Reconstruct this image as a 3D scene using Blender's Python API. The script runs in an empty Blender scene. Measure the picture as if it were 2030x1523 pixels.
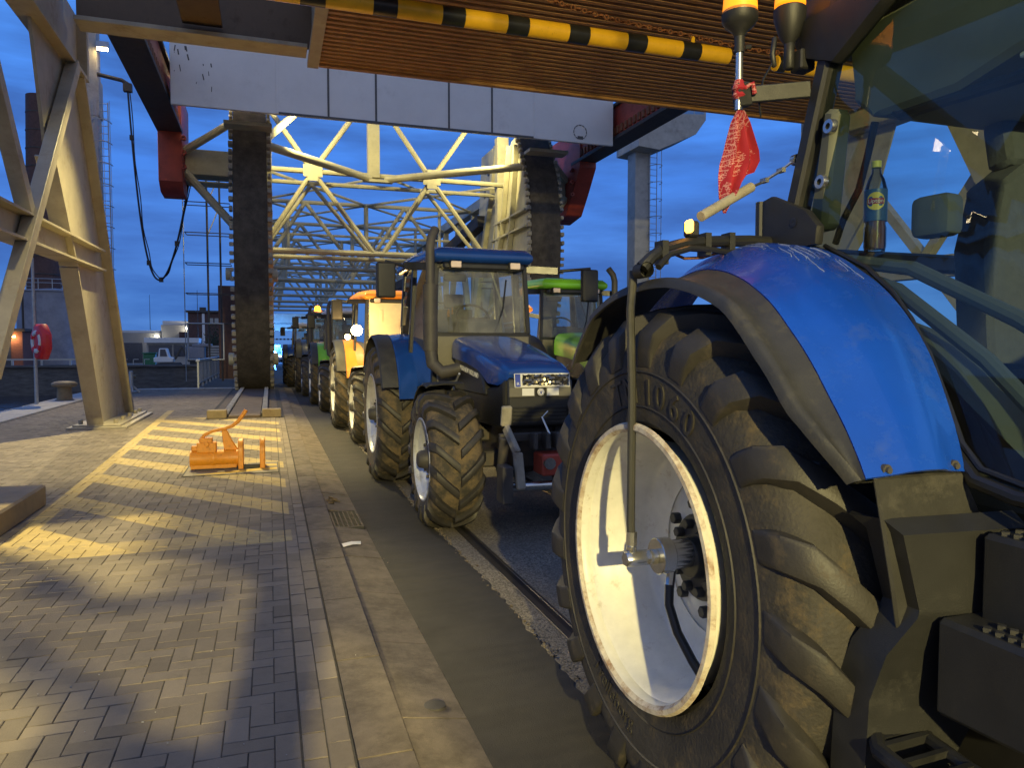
import bpy, bmesh, math, random
from mathutils import Vector as V, Matrix, Euler
random.seed(7)
R_ = math.radians
S = bpy.context.scene
COL = S.collection

# ---------------------------------------------------------------- camera
cam = bpy.data.cameras.new('camera')
cam_o = bpy.data.objects.new('camera', cam); COL.objects.link(cam_o)
cam.sensor_width = 36.0
cam.lens = 36.0 * 1450 / 2030
cam.clip_start = 0.05; cam.clip_end = 3000
cam_o.location = (0, 0, 1.78)
cam_o.rotation_euler = (R_(90 - 2.823), 0, R_(-18.3))
S.camera = cam_o

# ---------------------------------------------------------------- sky at blue hour
W = bpy.data.worlds.new('World'); S.world = W; W.use_nodes = True
nt = W.node_tree; nt.nodes.clear()
def wn(t, **k):
    n = nt.nodes.new(t)
    for a, b in k.items(): setattr(n, a, b)
    return n
tc = wn('ShaderNodeTexCoord'); sep = wn('ShaderNodeSeparateXYZ')
nt.links.new(tc.outputs['Generated'], sep.inputs[0])
ramp = wn('ShaderNodeValToRGB')
e = ramp.color_ramp.elements
e[0].position = 0.0; e[0].color = (0.099, 0.244, 0.607, 1)
e[1].position = 1.0; e[1].color = (0.053, 0.185, 0.686, 1)
for p, c in ((0.07, (0.079, 0.238, 0.673, 1)), (0.22, (0.059, 0.231, 0.792, 1)), (0.45, (0.092, 0.337, 1.000, 1))):
    q = ramp.color_ramp.elements.new(p); q.color = c
nt.links.new(sep.outputs[2], ramp.inputs[0])
mp = wn('ShaderNodeMapping'); mp.inputs['Scale'].default_value = (1.0, 1.0, 5.5)
nt.links.new(tc.outputs['Generated'], mp.inputs[0])
noi = wn('ShaderNodeTexNoise'); noi.inputs['Scale'].default_value = 3.6; noi.inputs['Detail'].default_value = 6
noi.inputs['Roughness'].default_value = 0.55
nt.links.new(mp.outputs[0], noi.inputs[0])
cr = wn('ShaderNodeMapRange'); cr.inputs[1].default_value = 0.40; cr.inputs[2].default_value = 0.64
cr.inputs[3].default_value = 0.0; cr.inputs[4].default_value = 0.9
nt.links.new(noi.outputs[0], cr.inputs[0])
mx = wn('ShaderNodeMix', data_type='RGBA'); mx.inputs[7].default_value = (0.040, 0.129, 0.436, 1)
nt.links.new(cr.outputs[0], mx.inputs[0]); nt.links.new(ramp.outputs[0], mx.inputs[6])
# paler afterglow behind the photographer
ag = wn('ShaderNodeMapRange'); ag.inputs[1].default_value = 0.15; ag.inputs[2].default_value = -0.9
ag.inputs[3].default_value = 0.0; ag.inputs[4].default_value = 0.85
nt.links.new(sep.outputs[1], ag.inputs[0])
mx2 = wn('ShaderNodeMix', data_type='RGBA'); mx2.inputs[7].default_value = (0.36, 0.38, 0.46, 1)
nt.links.new(ag.outputs[0], mx2.inputs[0]); nt.links.new(mx.outputs[2], mx2.inputs[6])
sky = wn('ShaderNodeTexSky', sky_type='NISHITA'); sky.sun_disc = False
sky.sun_elevation = R_(-2.0); sky.sun_rotation = R_(180)
mx3 = wn('ShaderNodeMix', data_type='RGBA', blend_type='ADD'); mx3.inputs[0].default_value = 0.04
nt.links.new(mx2.outputs[2], mx3.inputs[6]); nt.links.new(sky.outputs[0], mx3.inputs[7])
bg = wn('ShaderNodeBackground'); bg.inputs[1].default_value = 0.93
wo = wn('ShaderNodeOutputWorld')
nt.links.new(mx3.outputs[2], bg.inputs[0]); nt.links.new(bg.outputs[0], wo.inputs[0])

S.view_settings.view_transform = 'Standard'; S.view_settings.look = 'None'
S.view_settings.exposure = 0.2; S.view_settings.gamma = 1.0
S.cycles.use_denoising = True
S.cycles.max_bounces = 6; S.cycles.transparent_max_bounces = 16
S.cycles.sample_clamp_indirect = 4.0

# ---------------------------------------------------------------- materials
MATS = {}
def mat(name, col, rough=0.55, metal=0.0, v=0.2, sc=6.0, bump=0.0, bsc=60.0, dirt=None, da=0.5, dsc=2.5, spec=0.5, coat=0.0, stretch=None, glit=0.0):
    if name in MATS: return MATS[name]
    m = bpy.data.materials.new(name); m.use_nodes = True
    t = m.node_tree; N = t.nodes; L = t.links; N.clear()
    out = N.new('ShaderNodeOutputMaterial'); b = N.new('ShaderNodeBsdfPrincipled')
    L.new(b.outputs[0], out.inputs[0])
    c = N.new('ShaderNodeTexCoord'); src = c.outputs['Object']
    if stretch:
        mpn = N.new('ShaderNodeMapping'); mpn.inputs['Scale'].default_value = stretch
        L.new(src, mpn.inputs[0]); src = mpn.outputs[0]
    n = N.new('ShaderNodeTexNoise'); n.inputs['Scale'].default_value = sc; n.inputs['Detail'].default_value = 8
    n.inputs['Roughness'].default_value = 0.65
    L.new(src, n.inputs[0])
    r = N.new('ShaderNodeMix'); r.data_type = 'RGBA'
    r.inputs[6].default_value = (*[x * (1 - v) for x in col], 1); r.inputs[7].default_value = (*[min(1, x * (1 + v)) for x in col], 1)
    mr = N.new('ShaderNodeMapRange'); mr.inputs[1].default_value = 0.3; mr.inputs[2].default_value = 0.7
    L.new(n.outputs[0], mr.inputs[0]); L.new(mr.outputs[0], r.inputs[0])
    colo = r.outputs[2]
    if dirt:
        n2 = N.new('ShaderNodeTexNoise'); n2.inputs['Scale'].default_value = dsc; n2.inputs['Detail'].default_value = 10
        n2.inputs['Roughness'].default_value = 0.75
        L.new(src, n2.inputs[0])
        m2 = N.new('ShaderNodeMapRange'); m2.inputs[1].default_value = 0.62 - 0.25 * da; m2.inputs[2].default_value = 0.75 - 0.2 * da
        m2.inputs[4].default_value = min(1.0, 0.5 + da * 0.5)
        L.new(n2.outputs[0], m2.inputs[0])
        d = N.new('ShaderNodeMix'); d.data_type = 'RGBA'; d.inputs[7].default_value = (*dirt, 1)
        L.new(m2.outputs[0], d.inputs[0]); L.new(colo, d.inputs[6]); colo = d.outputs[2]
        rr = N.new('ShaderNodeMapRange'); rr.inputs[3].default_value = rough; rr.inputs[4].default_value = min(1, rough + 0.35)
        L.new(m2.outputs[0], rr.inputs[0]); L.new(rr.outputs[0], b.inputs['Roughness'])
    else:
        rr = N.new('ShaderNodeMapRange'); rr.inputs[3].default_value = rough * 0.85; rr.inputs[4].default_value = min(1, rough * 1.15)
        L.new(n.outputs[0], rr.inputs[0]); L.new(rr.outputs[0], b.inputs['Roughness'])
    L.new(colo, b.inputs['Base Color'])
    b.inputs['Metallic'].default_value = metal
    b.inputs['Specular IOR Level'].default_value = spec
    b.inputs['Coat Weight'].default_value = coat; b.inputs['Coat Roughness'].default_value = 0.08
    if bump:
        nb = N.new('ShaderNodeTexNoise'); nb.inputs['Scale'].default_value = bsc; nb.inputs['Detail'].default_value = 4
        L.new(src, nb.inputs[0])
        bp = N.new('ShaderNodeBump'); bp.inputs['Strength'].default_value = bump; bp.inputs['Distance'].default_value = 0.01
        L.new(nb.outputs[0], bp.inputs['Height']); L.new(bp.outputs[0], b.inputs['Normal'])
    MATS[name] = m
    return m

def emis(name, col, s):
    if name in MATS: return MATS[name]
    m = bpy.data.materials.new(name); m.use_nodes = True
    b = m.node_tree.nodes['Principled BSDF']
    b.inputs['Base Color'].default_value = (*col, 1)
    b.inputs['Emission Color'].default_value = (*col, 1); b.inputs['Emission Strength'].default_value = s
    MATS[name] = m; return m

def glass(name, tint=(0.62, 0.78, 0.76), refl=1.0, rough=0.01, film=0.0):
    if name in MATS: return MATS[name]
    m = bpy.data.materials.new(name); m.use_nodes = True
    N = m.node_tree.nodes; L = m.node_tree.links; N.clear()
    out = N.new('ShaderNodeOutputMaterial')
    t = N.new('ShaderNodeBsdfTransparent'); t.inputs[0].default_value = (*tint, 1)
    g = N.new('ShaderNodeBsdfGlossy'); g.inputs['Roughness'].default_value = rough
    f = N.new('ShaderNodeFresnel'); f.inputs[0].default_value = 1.52
    mu = N.new('ShaderNodeMath'); mu.operation = 'MULTIPLY_ADD'; mu.use_clamp = True
    mu.inputs[1].default_value = 1.6 * refl; mu.inputs[2].default_value = 0.004
    L.new(f.outputs[0], mu.inputs[0])
    x = N.new('ShaderNodeMixShader'); L.new(mu.outputs[0], x.inputs[0]); L.new(t.outputs[0], x.inputs[1]); L.new(g.outputs[0], x.inputs[2])
    last = x
    if film:
        d = N.new('ShaderNodeBsdfDiffuse'); d.inputs[0].default_value = (0.6, 0.58, 0.5, 1)
        tcx = N.new('ShaderNodeTexCoord'); nz = N.new('ShaderNodeTexNoise'); nz.inputs['Scale'].default_value = 3; nz.inputs['Detail'].default_value = 7
        L.new(tcx.outputs['Object'], nz.inputs[0])
        ml = N.new('ShaderNodeMapRange'); ml.inputs[1].default_value = 0.3; ml.inputs[2].default_value = 0.75; ml.inputs[4].default_value = film
        L.new(nz.outputs[0], ml.inputs[0])
        y = N.new('ShaderNodeMixShader'); L.new(ml.outputs[0], y.inputs[0]); L.new(x.outputs[0], y.inputs[1]); L.new(d.outputs[0], y.inputs[2]); last = y
    L.new(last.outputs[0], out.inputs[0])
    MATS[name] = m; return m

# ---------------------------------------------------------------- mesh helpers
def frame(d, upv=(0, 0, 1)):
    d = V(d).normalized(); u = V(upv)
    if abs(d.dot(u)) > 0.98: u = V((0, 1, 0))
    s = d.cross(u).normalized(); u = s.cross(d).normalized()
    return s, u, d

class B:
    def __init__(s): s.bm = bmesh.new(); s.mi = 0
    def quad(s, vs):
        f = s.bm.faces.new(vs); f.material_index = s.mi; return f
    def hexa(s, p):          # 8 corners: bottom ring 0-3, top ring 4-7
        v = [s.bm.verts.new(q) for q in p]
        for a in ((3, 2, 1, 0), (4, 5, 6, 7), (0, 1, 5, 4), (1, 2, 6, 5), (2, 3, 7, 6), (3, 0, 4, 7)): s.quad([v[i] for i in a])
        return s
    def box(s, c, d, rot=None):
        x, y, z = d[0] / 2, d[1] / 2, d[2] / 2
        P = [V(q) for q in ((-x, -y, -z), (x, -y, -z), (x, y, -z), (-x, y, -z), (-x, -y, z), (x, -y, z), (x, y, z), (-x, y, z))]
        if rot:
            M = Euler(rot).to_matrix(); P = [M @ q for q in P]
        return s.hexa([q + V(c) for q in P])
    def ab(s, a, b):         # axis aligned box from two corners
        c = [(a[i] + b[i]) / 2 for i in range(3)]; d = [abs(a[i] - b[i]) for i in range(3)]
        return s.box(c, d)
    def bar(s, a, b, w, h, up=(0, 0, 1)):
        a, b = V(a), V(b); sd, u, d = frame(b - a, up)
        P = []
        for q in (a, b):
            P.append([q - sd * w / 2 - u * h / 2, q + sd * w / 2 - u * h / 2, q + sd * w / 2 + u * h / 2, q - sd * w / 2 + u * h / 2])
        return s.hexa(P[0] + P[1])
    def ibeam(s, a, b, w, h, t=0.03, up=(0, 0, 1)):
        a, b = V(a), V(b); sd, u, d = frame(b - a, up)
        s.bar(a, b, t, h - 2 * t - 0.002, up)
        s.bar(a + u * (h / 2 - t / 2), b + u * (h / 2 - t / 2), w, t, up); s.bar(a - u * (h / 2 - t / 2), b - u * (h / 2 - t / 2), w, t, up)
        return s
    def tube(s, pts, r, n=10, cap=True):
        pts = [V(p) for p in pts]; rs = r if isinstance(r, (list, tuple)) else [r] * len(pts)
        rings = []; pu = None
        for i, p in enumerate(pts):
            d = (pts[min(i + 1, len(pts) - 1)] - pts[max(i - 1, 0)])
            sd, u, dd = frame(d, pu if pu else (0, 0, 1)); pu = u
            rings.append([s.bm.verts.new(p + (sd * math.cos(2 * math.pi * k / n) + u * math.sin(2 * math.pi * k / n)) * rs[i]) for k in range(n)])
        for i in range(len(rings) - 1):
            for k in range(n): s.quad([rings[i][k], rings[i][(k + 1) % n], rings[i + 1][(k + 1) % n], rings[i + 1][k]])
        if cap: s.quad(rings[0][::-1]); s.quad(rings[-1])
        return s
    def lathe(s, prof, c=(0, 0, 0), axis='z', n=32, a0=0.0, a1=2 * math.pi):
        full = abs(a1 - a0 - 2 * math.pi) < 1e-6; m = n if full else n + 1
        c = V(c); rings = []
        for (h, r) in prof:
            ring = []
            for k in range(m):
                a = a0 + (a1 - a0) * k / n; x, y = r * math.cos(a), r * math.sin(a)
                q = {'z': (x, y, h), 'x': (h, -x, y), 'y': (x, h, y)}[axis]
                ring.append(s.bm.verts.new(c + V(q)))
            rings.append(ring)
        for i in range(len(rings) - 1):
            for k in range(n): s.quad([rings[i][k], rings[i][(k + 1) % m], rings[i + 1][(k + 1) % m], rings[i + 1][k]])
        return s
    def cyl(s, a, b, r, n=16, r2=None):
        return s.tube([a, b], [r, r if r2 is None else r2], n)
    def prism(s, poly, lo, hi, axis='x'):   # polygon in the other two axes, extruded lo..hi
        def P(q, h): return {'x': (h, q[0], q[1]), 'y': (q[0], h, q[1]), 'z': (q[0], q[1], h)}[axis]
        a = [s.bm.verts.new(P(q, lo)) for q in poly]; b = [s.bm.verts.new(P(q, hi)) for q in poly]; n = len(poly)
        s.quad(a[::-1]); s.quad(b)
        for i in range(n): s.quad([a[i], a[(i + 1) % n], b[(i + 1) % n], b[i]])
        return s
    def grid(s, rows, closed=False):
        vs = [[s.bm.verts.new(p) for p in r] for r in rows]
        for i in range(len(vs) - 1):
            m = len(vs[i])
            for k in range(m if closed else m - 1): s.quad([vs[i][k], vs[i][(k + 1) % m], vs[i + 1][(k + 1) % m], vs[i + 1][k]])
        return vs
    def sheet(s, rows, t, nrm=None):        # grid with thickness t along vertex normals
        n0 = len(s.bm.faces)
        s.grid(rows); s.bm.normal_update(); s.bm.faces.ensure_lookup_table()
        fs = s.bm.faces[n0:]
        r = bmesh.ops.solidify(s.bm, geom=list(fs), thickness=t)
        return s

ORG = {}
def P(name, b, m, parent=None, bev=0.0, ang=35, at=None, seg=1, rec=True):
    bm = b.bm
    if bev: 
        bmesh.ops.recalc_face_normals(bm, faces=bm.faces); bm.normal_update()
        es = [e for e in bm.edges if e.is_manifold and e.calc_face_angle(0) > 0.6]
        if es: bmesh.ops.bevel(bm, geom=es, offset=bev, segments=seg, affect='EDGES', clamp_overlap=True, profile=0.7)
    if rec: bmesh.ops.recalc_face_normals(bm, faces=bm.faces)
    off = V((0, 0, 0))
    if parent is not None and at is None: off = ORG[parent.name]
    if at is not None:
        bmesh.ops.translate(bm, vec=-V(at), verts=bm.verts)
    elif parent is not None: bmesh.ops.translate(bm, vec=-off, verts=bm.verts)
    me = bpy.data.meshes.new(name); bm.to_mesh(me); bm.free()
    for mm in (m if isinstance(m, (list, tuple)) else [m]): me.materials.append(mm)
    me.polygons.foreach_set('use_smooth', [True] * len(me.polygons))
    try: me.set_sharp_from_angle(angle=R_(ang))
    except Exception: pass
    o = bpy.data.objects.new(name, me); COL.objects.link(o)
    if parent is not None:
        o.parent = parent
        if at is not None: o.location = V(at) - ORG[parent.name]; ORG[o.name] = V(at)
        else: ORG[o.name] = off
    else:
        if at is not None: o.location = at
        ORG[o.name] = V(at) if at is not None else V((0, 0, 0))
    return o

def tag(o, label=None, cat=None, group=None, kind=None):
    if label: o['label'] = label
    if cat: o['category'] = cat
    if group: o['group'] = group
    if kind: o['kind'] = kind
    return o
def thing(name, label, cat, loc, group=None):
    o = bpy.data.objects.new(name, None); COL.objects.link(o); o.location = loc; o.empty_display_size = 0.2
    ORG[o.name] = V(loc)
    return tag(o, label, cat, group)
def struct(name, b, m, **k):
    o = P(name, b, m, **k); o['kind'] = 'structure'; return o
def copy_tree(o, parent=None, loc=None):
    c = o.copy(); COL.objects.link(c)
    if parent: c.parent = parent
    if loc is not None: c.location = loc
    ORG[c.name] = V(loc) if loc is not None else ORG.get(o.name, V((0, 0, 0)))
    for ch in list(o.children): copy_tree(ch, c)
    return c

def text_geo(txt, size, extrude=0.004, align='CENTER'):
    cu = bpy.data.curves.new('lettering', 'FONT'); cu.body = txt; cu.size = size; cu.extrude = extrude; cu.align_x = align; cu.align_y = 'CENTER'
    cu.resolution_u = 3
    o = bpy.data.objects.new('lettering', cu); COL.objects.link(o)
    dg = bpy.context.evaluated_depsgraph_get(); dg.update()
    me = o.evaluated_get(dg).to_mesh()
    vs = [v.co.copy() for v in me.vertices]; fs = [tuple(p.vertices) for p in me.polygons]
    o.evaluated_get(dg).to_mesh_clear(); bpy.data.objects.remove(o); bpy.data.curves.remove(cu)
    return vs, fs
def add_text(b, txt, size, fn, extrude=0.004):
    vs, fs = text_geo(txt, size, extrude)
    bv = [b.bm.verts.new(fn(v)) for v in vs]
    for f in fs:
        try: b.quad([bv[i] for i in f])
        except ValueError: pass
    return b

# ---------------------------------------------------------------- palette
def pal():
    mat('asphalt', (0.036, 0.032, 0.028), 0.9, v=0.25, sc=3, bump=0.5, bsc=220, dirt=(0.056, 0.049, 0.040), da=0.45, dsc=1.6)
    mat('old_asphalt', (0.12, 0.115, 0.10), 0.9, v=0.3, sc=2, bump=0.5, bsc=200, dirt=(0.06, 0.055, 0.05), da=0.4, dsc=0.8)
    mat('kerb_concrete', (0.140, 0.112, 0.084), 0.85, v=0.28, sc=9, bump=0.4, bsc=150, dirt=(0.075, 0.060, 0.045), da=0.6, dsc=3)
    mat('coping', (0.42, 0.40, 0.36), 0.85, v=0.2, sc=5, bump=0.3, bsc=90, dirt=(0.25, 0.23, 0.2), da=0.4, dsc=2)
    mat('joint_sand', (0.055, 0.05, 0.042), 0.95, v=0.4, sc=30)
    mat('steel_paint', (0.34, 0.30, 0.22), 0.5, v=0.14, sc=2.5, bump=0.08, bsc=25, dirt=(0.22, 0.17, 0.11), da=0.3, dsc=1.6)
    mat('steel_brown', (0.10, 0.062, 0.032), 0.55, v=0.2, sc=2.5, bump=0.08, bsc=25, dirt=(0.05, 0.03, 0.018), da=0.3)
    mat('soffit_brown', (0.34, 0.18, 0.07), 0.5, v=0.2, sc=4, dirt=(0.22, 0.11, 0.045), da=0.3)
    mat('bridge_paint', (0.40, 0.38, 0.28), 0.5, v=0.15, sc=2, dirt=(0.33, 0.29, 0.19), da=0.3, dsc=1.3)
    mat('panel_white', (0.72, 0.72, 0.70), 0.42, v=0.06, sc=0.8, dirt=(0.55, 0.54, 0.52), da=0.2, dsc=0.6)
    mat('seam_dark', (0.10, 0.10, 0.10), 0.7)
    mat('segment_dirty', (0.075, 0.062, 0.045), 0.8, v=0.45, sc=3, bump=0.5, bsc=20, dirt=(0.045, 0.036, 0.028), da=0.6, dsc=1.6)
    mat('tooth_metal', (0.33, 0.30, 0.23), 0.6, v=0.3, sc=8, dirt=(0.12, 0.08, 0.05), da=0.5, dsc=4)
    mat('red_paint', (0.36, 0.055, 0.03), 0.5, v=0.2, sc=2, dirt=(0.20, 0.05, 0.03), da=0.3)
    mat('dark_steel', (0.055, 0.05, 0.045), 0.6, v=0.3, sc=5, dirt=(0.12, 0.075, 0.045), da=0.3)
    mat('track_plate_brown', (0.12, 0.085, 0.06), 0.7, v=0.3, sc=5, bump=0.2, dirt=(0.08, 0.05, 0.03), da=0.5)
    mat('rusty', (0.22, 0.08, 0.03), 0.8, v=0.4, sc=9, bump=0.4)
    mat('galv', (0.40, 0.41, 0.40), 0.45, 0.5, v=0.15, sc=12)
    mat('concrete_pylon', (0.42, 0.41, 0.37), 0.8, v=0.15, sc=3, bump=0.2, bsc=40, dirt=(0.25, 0.24, 0.22), da=0.4, dsc=1.2)
    mat('rail_steel', (0.16, 0.14, 0.12), 0.35, 0.8, v=0.2, sc=10, dirt=(0.12, 0.07, 0.04), da=0.3)
    mat('rubber', (0.032, 0.029, 0.025), 0.55, v=0.25, sc=9, bump=0.12, bsc=140, dirt=(0.095, 0.072, 0.045), da=0.32, dsc=11)
    mat('rubber_muddy', (0.045, 0.040, 0.032), 0.8, v=0.3, sc=5, bump=0.35, bsc=90, dirt=(0.17, 0.122, 0.066), da=0.72, dsc=5)
    mat('tyre_worn', (0.036, 0.032, 0.027), 0.75, v=0.35, sc=6, bump=0.4, bsc=80, dirt=(0.125, 0.092, 0.050), da=0.45, dsc=7)
    mat('cast_iron', (0.022, 0.021, 0.020), 0.6, v=0.3, sc=12)
    mat('mud', (0.20, 0.14, 0.075), 0.9, v=0.4, sc=9, bump=0.5, bsc=60, dirt=(0.10, 0.07, 0.04), da=0.4, dsc=6)
    mat('black_plastic', (0.016, 0.016, 0.016), 0.5, v=0.25, sc=8, bump=0.12, bsc=260, dirt=(0.028, 0.026, 0.022), da=0.3, dsc=7)
    mat('grey_plastic', (0.036, 0.035, 0.032), 0.5, v=0.25, sc=7, bump=0.12, bsc=200, dirt=(0.075, 0.068, 0.055), da=0.4, dsc=6)
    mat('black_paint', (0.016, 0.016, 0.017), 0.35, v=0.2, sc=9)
    mat('rubber_seal', (0.012, 0.012, 0.012), 0.4)
    mat('tractor_blue', (0.007, 0.062, 0.44), 0.27, v=0.12, sc=3, coat=0.4, dirt=(0.035, 0.085, 0.36), da=0.3, dsc=7)
    mat('dark_blue', (0.008, 0.045, 0.23), 0.22, v=0.1, sc=3, coat=0.5, dirt=(0.05, 0.08, 0.2), da=0.1, dsc=5)
    mat('navy', (0.015, 0.035, 0.12), 0.4, v=0.15, sc=3, coat=0.3)
    mat('orange_paint', (0.62, 0.22, 0.02), 0.4, v=0.12, sc=4, coat=0.2, dirt=(0.45, 0.2, 0.04), da=0.15)
    mat('green_paint', (0.16, 0.46, 0.03), 0.35, v=0.1, sc=4, coat=0.4)
    mat('olive_grey', (0.14, 0.13, 0.10), 0.5, v=0.15, sc=4)
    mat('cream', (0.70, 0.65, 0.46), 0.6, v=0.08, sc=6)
    mat('rim_white', (0.70, 0.68, 0.60), 0.4, v=0.10, sc=10, dirt=(0.38, 0.30, 0.20), da=0.20, dsc=16, bump=0.05, bsc=40)
    mat('rim_rust', (0.62, 0.55, 0.42), 0.6, v=0.2, sc=18, dirt=(0.26, 0.13, 0.05), da=0.62, dsc=14)
    mat('rim_silver', (0.55, 0.56, 0.57), 0.35, 0.4, v=0.12, sc=8, dirt=(0.2, 0.17, 0.12), da=0.35, dsc=6)
    mat('chrome', (0.62, 0.61, 0.57), 0.22, 0.95, v=0.1, sc=20)
    mat('machine_orange', (0.74, 0.28, 0.015), 0.42, v=0.2, sc=9, dirt=(0.26, 0.11, 0.03), da=0.42, dsc=9, bump=0.1, bsc=40)
    mat('bar_yellow', (0.85, 0.47, 0.02), 0.4, v=0.08, sc=6, dirt=(0.09, 0.05, 0.02), da=0.06, dsc=9)
    mat('bar_black', (0.02, 0.02, 0.02), 0.35, v=0.2, sc=8)
    mat('seat_fabric', (0.035, 0.04, 0.05), 0.9, v=0.2, sc=30, bump=0.3)
    mat('cab_grey', (0.15, 0.155, 0.14), 0.65, v=0.1, sc=5, bump=0.1, bsc=150)
    mat('cab_olive', (0.19, 0.18, 0.12), 0.7, v=0.12, sc=5)
    mat('white_paint', (0.75, 0.75, 0.74), 0.4, v=0.05)
    mat('lamp_clear', (0.75, 0.74, 0.70), 0.15, v=0.05, coat=0.8)
    mat('indicator_amber', (0.75, 0.28, 0.04), 0.25, v=0.1, coat=0.6)
    mat('plate_white', (0.70, 0.68, 0.62), 0.4, v=0.05)
    mat('plate_red', (0.5, 0.03, 0.03), 0.4); mat('plate_blue', (0.03, 0.06, 0.35), 0.4)
    mat('sidewall_letter', (0.05, 0.048, 0.043), 0.7)
    mat('brick_dark', (0.10, 0.055, 0.045), 0.85, v=0.3, sc=4)
    mat('brick_red', (0.20, 0.085, 0.06), 0.85, v=0.3, sc=6)
    mat('silo_grey', (0.30, 0.30, 0.33), 0.75, v=0.22, sc=0.5, dirt=(0.18, 0.18, 0.22), da=0.5, dsc=0.3)
    mat('hall_grey', (0.40, 0.38, 0.34), 0.7, v=0.1, sc=0.4)
    mat('window_dark', (0.05, 0.06, 0.08), 0.15)
    mat('lifebuoy_red', (0.70, 0.03, 0.03), 0.4, v=0.08)
    mat('bollard_paint', (0.25, 0.19, 0.10), 0.6, v=0.25, sc=5, dirt=(0.14, 0.09, 0.05), da=0.4)
    mat('far_ground', (0.16, 0.15, 0.13), 0.9, v=0.2, sc=0.3)
    mat('quay_stone', (0.10, 0.10, 0.10), 0.85, v=0.5, sc=1.2, stretch=(1, 1, 4))
    mat('green_bin', (0.03, 0.16, 0.07), 0.5); mat('blue_car', (0.25, 0.30, 0.4), 0.35, coat=0.5)
    mat('foliage', (0.03, 0.05, 0.02), 0.9)
    glass('cab_glass', (0.60, 0.74, 0.72), 1.4)
    glass('screen_glass', (0.74, 0.80, 0.74), 1.0, film=0.34)
    glass('door_glass', (0.70, 0.84, 0.77), 0.44, film=0.015)
    glass('amber_lens', (1.0, 0.45, 0.03), 0.8)
    glass('bottle_clear', (0.80, 0.84, 0.78), 1.0)
pal()
m_ = MATS
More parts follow.
